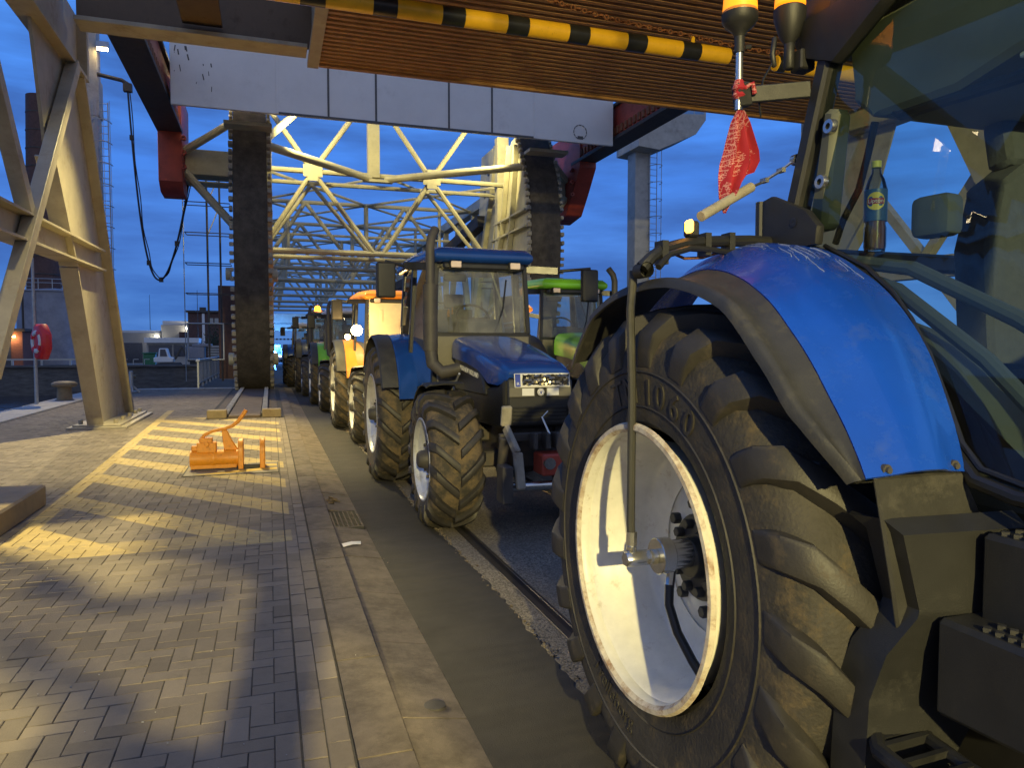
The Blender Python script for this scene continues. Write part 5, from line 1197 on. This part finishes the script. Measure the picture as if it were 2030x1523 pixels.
for a in [27 + (130 - 27) * i / 44 for i in range(45)]:
    x0, x1, r0, r1 = interp(xo, a), interp(xm, a), interp(ro, a), interp(rm, a)
    row = [fp_(a, x0, r0 - .035), fp_(a, x0 + .004, r0 - .010), fp_(a, x0 + .016, r0)]
    for f in (.2, .4, .6, .8, 1.0): row.append(fp_(a, x0 + .016 + (x1 - x0 - .016) * f, r0 + (r1 - r0) * f - .012 * math.sin(math.pi * f)))
    rows.append(row)
b = B(); b.sheet(rows, .010); P('fender_extension', b, m_['grey_plastic'], t, ang=60)
rows = []
for a in [27 + (132 - 27) * i / 44 for i in range(45)]:
    x0, x1, r0, r1 = interp(xm, a), interp(xc, a), interp(rm, a) + .004, interp(rc, a)
    row = []
    for f in [k / 9 for k in range(10)]:
        cr = .030 * math.sin(math.pi * min(1, f * 1.0)) ** 1.0 + (.012 if .30 < f < .75 else 0)
        row.append(fp_(a, x0 + (x1 - x0) * f, r0 + (r1 - r0) * f + cr))
    rows.append(row)
b = B(); b.sheet(rows, .008); fb = P('fender', b, m_['tractor_blue'], t, ang=70)
b = B()
for (x, z) in ((1.41, 1.475), (1.625, 1.475)):
    q = V((x, AY - 1.13 * math.cos(R_(28)) - .02, z + .01)); b.cyl(q + V((0, .03, 0)), q - V((0, .012, 0)), .008, 10); b.cyl(q + V((0, .03, 0)), q - V((0, .004, 0)), .014, 14)
P('fender_screw', b, m_['dark_steel'], fb)
b = B(); rnd = random.Random(17)                              # dried white runs over the crown
for k in range(26):
    a = rnd.uniform(74, 100); f = rnd.uniform(.45, .95); pts = []
    for i in range(6):
        x0, x1, r0, r1 = interp(xm, a), interp(xc, a), interp(rm, a) + .004, interp(rc, a)
        ff = max(0.02, f); cr = .030 * math.sin(math.pi * ff) + (.012 if .30 < ff < .75 else 0)
        pts.append(fp_(a, x0 + (x1 - x0) * ff, r0 + (r1 - r0) * ff + cr + .0006)); f -= rnd.uniform(-.004, .03); a -= rnd.uniform(.6, 2.2)
    b.tube(pts, rnd.uniform(.0007, .0018), 4)
P('dried_runs', b, mat('dried_white', (.28, .32, .42), .8, v=.3, sc=40), fb)
# black panel below the fender, boarding steps
b = B(); b.prism([(1.38, 1.468), (1.66, 1.468), (1.76, 1.30), (1.80, 1.0), (1.48, 1.0), (1.44, 1.2)], 1.385, 1.40, 'y'); b.prism([(1.40, 1.47), (2.2, 1.40), (2.2, .6), (1.50, .9)], 1.60, 1.68, 'y') ; P('fender_skirt', b, m_['grey_plastic'], t, bev=.006)
b = B()
rows = []
for (y, z, xa, xb) in ((1.40, 1.36, 1.42, 1.78), (1.36, 1.33, 1.44, 1.78), (1.36, 1.14, 1.50, 1.78), (1.36, 1.12, 1.49, 1.78), (1.40, 1.02, 1.44, 1.78), (1.42, .90, 1.41, 1.74), (1.42, .70, 1.40, 1.60), (1.42, .52, 1.40, 1.44)): rows.append([(xa, y + .10, z), (xa + .004, y, z), (xb, y - .05, z)])
b.sheet(rows, .012); P('step_shroud', b, m_['black_plastic'], t, ang=40)
for (z, y0, y1, xa) in ((1.335, .92, 1.30, 1.62), (1.13, .88, 1.33, 1.52)):
    b = B(); b.prism([(y1, z), (y0, z), (y0, z - .22), (y1, z - .24)], xa, 1.98, 'x'); st = P('step', b, m_['black_plastic'], t, bev=.012)
    b = B()
    for i in range(11):
        for j in range(7): b.box((xa + .03 + j * .045, y0 + .04 + i * .03, z + .003), (.018, .016, .014), (0, 0, .6))
    P('tread_studs', b, m_['grey_plastic'], st)
b = B()
pa = [(1.42, 1.40), (1.38, 1.20), (1.40, .98), (1.50, .90)]
for zc in (.80,):
    outer = [(1.44, 1.42, zc), (1.39, 1.36, zc), (1.37, 1.22, zc), (1.375, 1.06, zc), (1.40, .90, zc)]
    b.tube(outer, .022, 10); inner = [(x + .16, y + .01, z) for x, y, z in outer]; b.tube(inner, .018, 8)
    for i in range(5):
        p, q = V(outer[i]), V(inner[i]); b.bar(p, q, .016, .035); 
        if i < 4: b.bar((p + V(outer[i + 1])) / 2, (q + V(inner[i + 1])) / 2, .014, .03)
b.bar((1.52, 1.40, .80), (1.50, 1.40, .45), .05, .02); b.bar((1.52, 1.25, .80), (1.52, 1.30, .45), .05, .02); b.bar((1.53, .92, .80), (1.53, .92, .45), .05, .02)
P('step', b, m_['black_plastic'], t)
b = B(); b.ab((1.80, .2, .55), (3.2, 1.9, 1.40)); P('chassis', b, m_['black_paint'], t, bev=.04)
b = B(); b.ab((2.25, -1.6, .7), (2.75, 2.9, 1.15)); P('transmission', b, m_['dark_steel'], t, bev=.03)
b = B(); loft_hood(b, [(y * 1.05 - .52, w * 1.12, z0 * 1.1, z1 * 1.1) for y, w, z0, z1 in ((-.60, .30, 1.3, 1.565), (-.40, .35, 1.2, 1.665), (0, .375, 1.1, 1.74), (.6, .40, 1.1, 1.84), (1.15, .42, 1.1, 1.92))]); bmesh.ops.translate(b.bm, vec=(2.5, 0, 0), verts=b.bm.verts); P('hood', b, m_['tractor_blue'], t)

# cab shell
def cx(z): return 1.70 + .50 * (z - 1.49) if z < 2.1 else (2.005 + (z - 2.1) * .09)
def yr(z): return 2.50 - .20 * (z - 2.2)               # rear post
lower = [(2.52, 2.225), (2.30, 2.14), (2.05, 2.03), (1.90, 1.94), (1.77, 1.84), (1.65, 1.73), (1.53, 1.60), (1.44, 1.50), (1.36, 1.445), (1.24, 1.425), (.55, 1.42)]
def low(y): 
    for (y0, z0), (y1, z1) in zip(lower, lower[1:]):
        if y1 <= y <= y0: return z0 + (z1 - z0) * (y0 - y) / (y0 - y1)
    return lower[-1][1]
b = B(); rows = []
ny, nz = 30, 14
for i in range(ny + 1):
    row = []
    for j in range(nz + 1):
        g = j / nz; y = .55 + (2.49 - .55) * i / ny; z0 = low(min(y, 2.51)) + .012; z = z0 + (3.0 - z0) * g
        y2 = min(y, yr(z) - .02) if i == ny else y - .16 * g * (i / ny) ** 3
        row.append((cx(z) + .01 * math.sin(math.pi * i / ny), y2, z))
    rows.append(row)
b.grid(rows); P('door_glass', b, m_['door_glass'], t, rec=False, ang=60)
b = B(); pts = [(cx(z) - .005, y, z) for y, z in lower]; b.tube(pts, .020, 10); P('door_seal', b, m_['rubber_seal'], t)
b = B(); b.tube([(cx(z) + .012, y + .0, z + .03) for y, z in lower[1:]], .009, 8); P('door_frame', b, m_['black_paint'], t)
b = B()
for i in range(8):
    pass
b.bar((cx(2.2) + .01, yr(2.2), 2.2), (cx(3.1) + .01, yr(3.1), 3.12), .07, .085, (1, 0, 0)); b.bar((cx(2.22) + .03, yr(2.2) + .05, 2.2), (cx(3.1) + .03, yr(3.1) + .05, 3.1), .03, .05, (1, 0, 0))
for y in (.50,): b.bar((1.72, y, 1.3), (2.10, y + .02, 3.1), .06, .07, (1, 0, 0))
b.bar((3.28, 2.45, 1.5), (3.0, 2.35, 3.1), .07, .08, (1, 0, 0)); b.bar((3.28, .5, 1.4), (2.95, .5, 3.1), .06, .07, (1, 0, 0)); b.bar((2.0, 2.5, 2.15), (3.05, 2.5, 2.15), .06, .08)
b.bar((3.15, .5, 1.45), (3.15, 2.45, 2.0), .05, .06)
P('cab_frame', b, m_['black_plastic'], t, bev=.012)
b = B(); b.prism([(2.42, 2.24), (2.32, 2.24), (2.27, 2.68), (2.34, 2.70)], 2.03, 2.12, 'x'); it = P('pillar_trim', b, mat('trim_olive', (0.085, 0.09, 0.065), .6, v=.2), t, bev=.02)
b = B()
for z in (2.42, 2.62): b.lathe([(-.012, .012), (-.012, .026), (0, .03), (.01, .03)], (2.03, 2.36 - (z - 2.3) * .2, z), 'x', 18)
P('knob', b, m_['chrome'], it)
b = B(); b.prism([(2.06, 3.05), (2.10, 3.0), (3.05, 3.0), (3.12, 3.06), (3.05, 3.3), (2.12, 3.3)], .3, 2.58, 'y'); P('roof', b, m_['black_plastic'], t, bev=.04, seg=3)
b = B(); b.prism([(2.50, 3.08), (2.46, 2.93), (2.30, 2.86), (2.12, 2.96), (1.9, 3.08)], 2.03, 2.10, 'x'); P('pillar_cover', b, m_['black_plastic'], t, bev=.02, seg=2)
b = B(); b.prism([(2.34, 3.0), (2.30, 2.72), (2.2, 2.63), (1.85, 2.62), (1.6, 2.68), (1.2, 2.80), (1.2, 3.0)], 2.13, 2.85, 'x'); P('headliner', b, m_['cab_olive'], t, bev=.05, seg=3)
b = B(); b.tube([(2.17, 2.20, 2.70), (2.17, 2.1, 2.62), (2.17, 1.6, 2.60), (2.17, 1.40, 2.66), (2.17, 1.25, 2.78), (2.17, 1.2, 2.95)], .022, 8); P('grab_handle', b, m_['black_paint'], t)
b = B(); b.ab((2.16, 1.50, 2.655), (2.18, 1.66, 2.675)); P('cab_light', b, m_['lamp_clear'], t, bev=.004)
# hinge bracket on the rear post
b = B(); b.prism([(2.60, 2.17), (2.60, 2.39), (2.54, 2.40), (2.34, 2.31), (2.27, 2.24), (2.28, 2.17)], 1.955, 1.995, 'x'); hb = P('hinge', b, m_['black_plastic'], t, bev=.014, seg=2); 
b = B(); b.cyl((1.965, 2.615, 2.19), (1.965, 2.615, 2.39), .022, 10); b.lathe([(-.004, .02), (-.006, .008), (-.004, .001)], (1.957, 2.40, 2.27), 'x', 14); P('hinge_pin', b, m_['black_paint'], hb)
# seat, levers and inner fender seen through the glass
b = B(); b.box((2.62, 1.45, 1.72), (.52, .55, .16)); b.prism([(2.50, 1.7), (2.46, 2.15), (2.52, 2.38), (2.64, 2.46), (2.84, 2.46), (2.96, 2.36), (3.02, 2.15), (3.0, 1.7)], 1.98, 2.14, 'y'); P('seat', b, m_['seat_fabric'], t, bev=.05, seg=3)
b = B(); b.box((2.74, 2.08, 2.55), (.28, .11, .2), (R_(-10), 0, 0)); P('headrest', b, m_['seat_fabric'], t, bev=.05, seg=3)
b = B(); b.box((2.27, 2.03, 2.25), (.10, .15, .15), (0, 0, R_(8))); P('speaker_box', b, m_['cab_grey'], t, bev=.048, seg=4)
b = B(); b.prism([(AY - 1.0 * math.cos(R_(q)), .98 + .95 * math.sin(R_(q))) for q in range(10, 91, 8)] + [(2.4, 1.2), (1.3, 1.2)], 2.03, 2.25, 'x'); P('inner_fender', b, m_['cab_grey'], t, bev=.03)
b = B(); b.tube([(2.10, 2.25, 2.06), (2.07, 2.0, 1.98), (2.0, 1.6, 1.74), (1.95, 1.3, 1.50)], .026, 10); b.tube([(2.06, 2.25, 2.11), (2.08, 1.95, 2.05), (2.06, 1.55, 1.86), (2.02, 1.1, 1.60)], .026, 10); P('cab_tube', b, m_['cab_grey'], t)
b = B(); rows = []
for k in range(25):
    a = 2 * math.pi * k / 24; cc = V((2.55, .82, 2.10)); ax = V((1, 0, 0)); ay = V((0, .5, .86)); rad = ax * math.cos(a) + ay * math.sin(a); n_ = ax.cross(ay)
    rows.append([cc + rad * (.21 + .016 * math.cos(q)) + n_ * .016 * math.sin(q) for q in [2 * math.pi * j / 6 for j in range(7)]])
b.grid(rows); b.tube([(2.55, .82, 2.1), (2.55, .65, 1.6)], .04, 8); P('steering_wheel', b, m_['black_paint'], t)
b = B(); b.tube([(2.10, 2.15, 2.60), (2.12, 2.20, 2.50), (2.12, 2.24, 2.38), (2.14, 2.34, 2.28), (2.16, 2.4, 2.20)], .014, 8); P('loose_hose', b, m_['rubber_seal'], t)
# beacon on its pole
b = B(); b.bar((2.04, 2.42, 2.80), (1.80, 2.49, 2.775), .02, .065); b.bar((1.80, 2.49, 2.775), (1.745, 2.49, 2.765), .05, .09); bk = P('beacon_bracket', b, m_['black_plastic'], t, bev=.004)
b = B(); b.cyl((1.755, 2.485, 2.71), (1.755, 2.485, 2.945), .0145, 14); P('pole', b, m_['chrome'], bk)
b = B(); b.cyl((1.755, 2.485, 2.93), (1.755, 2.485, 3.03), .020, 14); b.lathe([(2.99, .02), (3.01, .03), (3.03, .055), (3.05, .068), (3.075, .07), (3.075, .001)], (1.755, 2.485, 0), n=28); b.cyl((1.775, 2.475, 2.95), (1.795, 2.465, 2.95), .008, 6); P('beacon_base', b, m_['black_plastic'], bk)
b = B(); b.lathe([(3.076, .064), (3.09, .066), (3.20, .058), (3.24, .04), (3.25, .001)], (1.755, 2.485, 0), n=28); P('beacon_lens', b, emis('near_beacon', (1.0, .30, .01), 1.15), bk)
b = B(); b.lathe([(3.076, .0665), (3.084, .0675), (3.086, .0665)], (1.755, 2.485, 0), n=28); P('beacon_ring', b, m_['orange_paint'], bk)
b = B(); b.lathe([(3.14, .05), (3.15, .06), (3.23, .055), (3.27, .03), (3.272, .001)], (2.0, 2.50, 0), n=24); rb = P('roof_beacon', b, emis('near_beacon', (1.0, .30, .01), 1.15), t)
b = B(); b.lathe([(3.0, .02), (3.03, .04), (3.10, .062), (3.14, .064), (3.14, .001)], (2.0, 2.50, 0), n=24); b.tube([(2.0, 2.5, 2.9), (2.0, 2.5, 3.02)], .022, 8); b.box((2.05, 2.48, 2.93), (.07, .07, .08)); b.tube([(1.93, 2.5, 3.02), (1.92, 2.5, 2.95), (1.93, 2.5, 2.90)], .012, 6); P('beacon_base', b, m_['black_plastic'], t, bev=.01)
b = B(); b.tube([(1.93, 2.5, 2.93), (1.88, 2.5, 2.85), (1.86, 2.5, 2.76), (1.87, 2.5, 2.70)], .004, 5); P('beacon_wire', b, m_['rubber_seal'], t)

# bandana knotted round the pole, drinks bottle on the sill
def cloth_mat():
    m = bpy.data.materials.new('bandana_cloth'); m.use_nodes = True; N = m.node_tree.nodes; L = m.node_tree.links; b = N['Principled BSDF']
    tc = N.new('ShaderNodeTexCoord'); vo = N.new('ShaderNodeTexVoronoi'); vo.feature = 'DISTANCE_TO_EDGE'; vo.inputs['Scale'].default_value = 72; vo.inputs['Randomness'].default_value = .8
    nz = N.new('ShaderNodeTexNoise'); nz.inputs['Scale'].default_value = 14; L.new(tc.outputs['Object'], nz.inputs[0])
    ad = N.new('ShaderNodeMix'); ad.data_type = 'RGBA'; ad.inputs[0].default_value = .06; L.new(tc.outputs['Object'], ad.inputs[6]); L.new(nz.outputs[1], ad.inputs[7]); L.new(ad.outputs[2], vo.inputs[0])
    w = N.new('ShaderNodeTexWave'); w.wave_type = 'RINGS'; w.inputs['Scale'].default_value = 16; w.inputs['Distortion'].default_value = 5; w.inputs['Detail'].default_value = 2; L.new(tc.outputs['Object'], w.inputs[0])
    lt = N.new('ShaderNodeMath'); lt.operation = 'LESS_THAN'; lt.inputs[1].default_value = .05; L.new(vo.outputs[0], lt.inputs[0])
    gt = N.new('ShaderNodeMath'); gt.operation = 'GREATER_THAN'; gt.inputs[1].default_value = .93; L.new(w.outputs[1], gt.inputs[0])
    mk = N.new('ShaderNodeMath'); mk.operation = 'MAXIMUM'; L.new(lt.outputs[0], mk.inputs[0]); L.new(gt.outputs[0], mk.inputs[1])
    n2 = N.new('ShaderNodeTexNoise'); n2.inputs['Scale'].default_value = 9; L.new(tc.outputs['Object'], n2.inputs[0]); g2 = N.new('ShaderNodeMath'); g2.operation = 'GREATER_THAN'; g2.inputs[1].default_value = .47; L.new(n2.outputs[0], g2.inputs[0])
    m2 = N.new('ShaderNodeMath'); m2.operation = 'MULTIPLY'; L.new(mk.outputs[0], m2.inputs[0]); L.new(g2.outputs[0], m2.inputs[1])
    mx = N.new('ShaderNodeMix'); mx.data_type = 'RGBA'; mx.inputs[6].default_value = (.30, .010, .022, 1); mx.inputs[7].default_value = (.50, .22, .20, 1); L.new(m2.outputs[0], mx.inputs[0]); L.new(mx.outputs[2], b.inputs['Base Color']); b.inputs['Roughness'].default_value = .85
    return m
b = B(); rnd = random.Random(6); rows = []
zs = [(2.705, .012, .0), (2.66, .030, .0), (2.60, .045, .004), (2.54, .062, .008), (2.50, .072, .004), (2.455, .066, -.012), (2.41, .052, -.030), (2.37, .040, -.045), (2.335, .026, -.055), (2.305, .010, -.065)]
for z, w, dx in zs:
    row = []
    for k in range(15):
        f = k / 14 * 2 - 1; zz = z - (.05 * f if z < 2.6 and f > 0 else 0) * -1 * (.9 if z < 2.45 else .2)
        fold = .020 * math.sin(f * 7.5 + z * 6) * min(1, w / .04)
        row.append((1.755 + dx * .9 + w * f * .93, 2.485 - w * f * .31 + fold - .012, zz))
    rows.append(row)
b.sheet(rows, .0015); bd = P('bandana', b, cloth_mat(), at=(1.755, 2.485, 2.7), ang=70); tag(bd, 'red paisley bandana knotted to the beacon pole', 'bandana')
b = B(); b.lathe([(2.75, .016), (2.765, .026), (2.78, .018), (2.79, .027), (2.81, .022), (2.825, .016)], (1.755, 2.485, 0), n=14); b.tube([(1.77, 2.47, 2.79), (1.80, 2.46, 2.81), (1.81, 2.46, 2.77)], .010, 8); P('knot', b, bd.data.materials[0], bd)
bt = thing('drink_bottle', 'iced tea bottle with yellow round label and cap standing inside the blue tractor cab', 'bottle', (2.22, 2.26, 2.15))
b = B(); b.lathe([(2.15, .001), (2.15, .036), (2.17, .040), (2.24, .040), (2.25, .037), (2.35, .040), (2.39, .040), (2.425, .030), (2.45, .017), (2.47, .015)], (2.22, 2.26, 0), n=28); P('body', b, m_['bottle_clear'], bt)
b = B(); b.lathe([(2.16, .001), (2.16, .034), (2.24, .035), (2.33, .035), (2.33, .001)], (2.22, 2.26, 0), n=24); P('tea', b, mat('tea', (.28, .11, .03), .2), bt)
b = B(); b.lathe([(2.47, .018), (2.495, .018), (2.497, .001)], (2.22, 2.26, 0), n=20); P('cap', b, mat('cap_yellow', (.75, .68, .10), .4), bt)
b = B(); b.lathe([(2.265, .0415), (2.385, .0415)], (2.22, 2.26, 0), n=28); lb = P('label_band', b, mat('label_blue', (.03, .10, .28), .4, v=.3, sc=30), bt)
an0 = math.atan2(-2.26, -2.22)
def onb(v): a = an0 + v.x / .042; rr2 = .0422 + max(0, v.z); return V((2.22 + rr2 * math.cos(a), 2.26 + rr2 * math.sin(a), 2.338 + v.y))
b = B(); vs = []
for k in range(20): vs.append(b.bm.verts.new(onb(V((.034 * math.cos(2 * math.pi * k / 20), .034 * math.sin(2 * math.pi * k / 20), .0003)))))
cv = b.bm.verts.new(onb(V((0, 0, .0006))))
for k in range(20): b.quad([vs[k], vs[(k + 1) % 20], cv])
P('logo_disc', b, mat('logo_yellow', (.80, .62, .05), .4), bt, rec=False)
b = B(); rows = [[onb(V((-.03 + .01 * k, s, .0012))) for k in range(7)] for s in (-.011, .011)]; b.grid(rows); P('logo_band', b, mat('logo_red', (.35, .01, .03), .4), bt, rec=False)
b = B(); add_text(b, 'Lipton', .021, lambda v: onb(V((v.x, v.y, .0022 + v.z))), .0004); P('logo_text', b, m_['white_paint'], bt)
# ================================================================ FLOODLIGHTS (modelled fittings, some of them added, the light sits just outside the lens)
def floodlight(label, pos, target, power, col=(1.0, .78, .36), size=75, blend=.5, rad=.12, pole=None, name='floodlight'):
    pos, target = V(pos), V(target); d = (target - pos).normalized(); sd, u, _ = frame(d)
    t = thing(name, label, 'floodlight', pos, 'floodlights of the bridge')
    b = B(); a = [pos - d * .22 + sd * x * .20 + u * z * .14 for x, z in ((-1, -1), (1, -1), (1, 1), (-1, 1))]; c = [pos - d * .05 + sd * x * .26 + u * z * .19 for x, z in ((-1, -1), (1, -1), (1, 1), (-1, 1))]; b.hexa(a + c); P('housing', b, m_['dark_steel'], t, bev=.01)
    b = B(); b.hexa([q + d * .002 for q in c] + [q + d * .012 for q in c]); P('lens', b, emis('flood_lens', (1.0, .8, .45), 20), t)
    if pole:
        b = B(); b.tube(pole, .06, 10); P('pole', b, m_['galv'], t)
    l = bpy.data.lights.new('floodlight_beam', 'SPOT'); l.energy = power; l.color = col; l.spot_size = R_(size); l.spot_blend = blend; l.shadow_soft_size = rad
    o = bpy.data.objects.new('floodlight_beam', l); COL.objects.link(o); o.parent = t; o.location = d * .14; o.rotation_euler = d.to_track_quat('-Z', 'Y').to_euler()
    return t
WARM = (1.0, .83, .34)
floodlight('floodlight on a mast behind the photographer', (-2.3, -13, 5.7), (5.6, 4, 2.6), 14000, WARM, 36.5, .12, .12, [(-2.3, -13.2, 0), (-2.3, -13.2, 5.8)])
floodlight('floodlight behind the canopy edge over the left kerb', (-1.2, 15.95, 8.25), (-.6, 13.2, 0), 4300, WARM, 92, .6, .08)
floodlight('unseen floodlight on an added quay post beyond the A-frame', (-6.6, 9.6, 6.9), (-3.0, 6.0, 0), 4200, WARM, 46, .4, .22, [(-6.6, 9.75, .1), (-6.6, 9.75, 7.0)])  # lamp and post added out of view to light the foreground
floodlight('unseen floodlight added to light the near pavement, high behind the photographer', (0.8, -9, 7.5), (-1.7, 1.5, 0), 10500, WARM, 24, .15, .05, [(0.8, -9.2, 7.5), (0.8, -9.2, 9.0)])  # extra key lamp added for the near pavement
hb = thing('shadow_bars', 'unseen steel bars added in front of a floodlight to cast shadows on the pavement', 'bracket', (.2, -4, 5))  # hung here only for the shadows it throws on the foreground
b = B()
for (p0, p1, w) in (((.64, 5.10), (.42, 4.42), .15), ((.60, 5.08), (.50, 4.7), .16), ((-.22, 4.93), (.22, 4.55), .075), ((.08, 4.54), (.50, 4.37), .07), ((.08, 4.90), (.40, 4.89), .02), ((-.02, 5.02), (.12, 4.97), .09), ((.36, 4.24), (.40, 4.33), .09), ((-.12, 5.14), (.66, 5.07), .05)): b.bar((p0[0], -4, p0[1]), (p1[0], -4, p1[1]), .05, w, (0, 0, 1))
P('bars', b, m_['dark_steel'], hb)
b = B(); b.tube([(-.12, -4, 5.14), (-.12, -4, 8.0)], .03, 8); b.tube([(.66, -4, 5.07), (.66, -4, 8.0)], .03, 8); b.tube([(.36, -4, 4.24), (.42, -4, 4.42)], .02, 6); P('hanger', b, m_['dark_steel'], hb)
floodlight('unseen second floodlight head added on the mast behind the photographer, turned to the pavement', (-2.9, -13, 5.4), (-1.2, 19, 0.1), 12000, WARM, 15, .35, .1)  # extra head added to brighten the hatched paving
floodlight('floodlight under the counterweight beside the left bridge segment', (1.2, 29.95, 10.85), (3.5, 36, 7.6), 1050, WARM, 150, .5, .1)
floodlight('floodlight under the counterweight beside the right bridge segment', (9.0, 29.95, 10.85), (8.5, 36, 7.6), 1050, WARM, 150, .5, .1)
l = bpy.data.lights.new('pylon_lamp_light', 'SPOT'); l.energy = 9000; l.color = (1.0, .80, .40); l.shadow_soft_size = .18; l.spot_size = R_(80); l.spot_blend = .6
o = bpy.data.objects.new('pylon_lamp_light', l); COL.objects.link(o); o.parent = py; o.location = V((-6.45, 35.5, 14.5)) - ORG[py.name]; o.rotation_euler = (V((-1, 4, 0)) - V((-6.45, 35.5, 14.5))).to_track_quat('-Z', 'Y').to_euler()
for (p, e_, c_) in (((-24.0, 83.3, 2.7), 60, (1, .65, .3)), ((-13.0, 97.4, 3.1), 30, (1, .95, .8)), ((-9.6, 97.6, 4.1), 30, (1, .95, .8))):
    l = bpy.data.lights.new('wall_lamp_light', 'POINT'); l.energy = e_; l.color = c_; l.shadow_soft_size = .1
    o = bpy.data.objects.new('wall_lamp_light', l); COL.objects.link(o); o.location = p
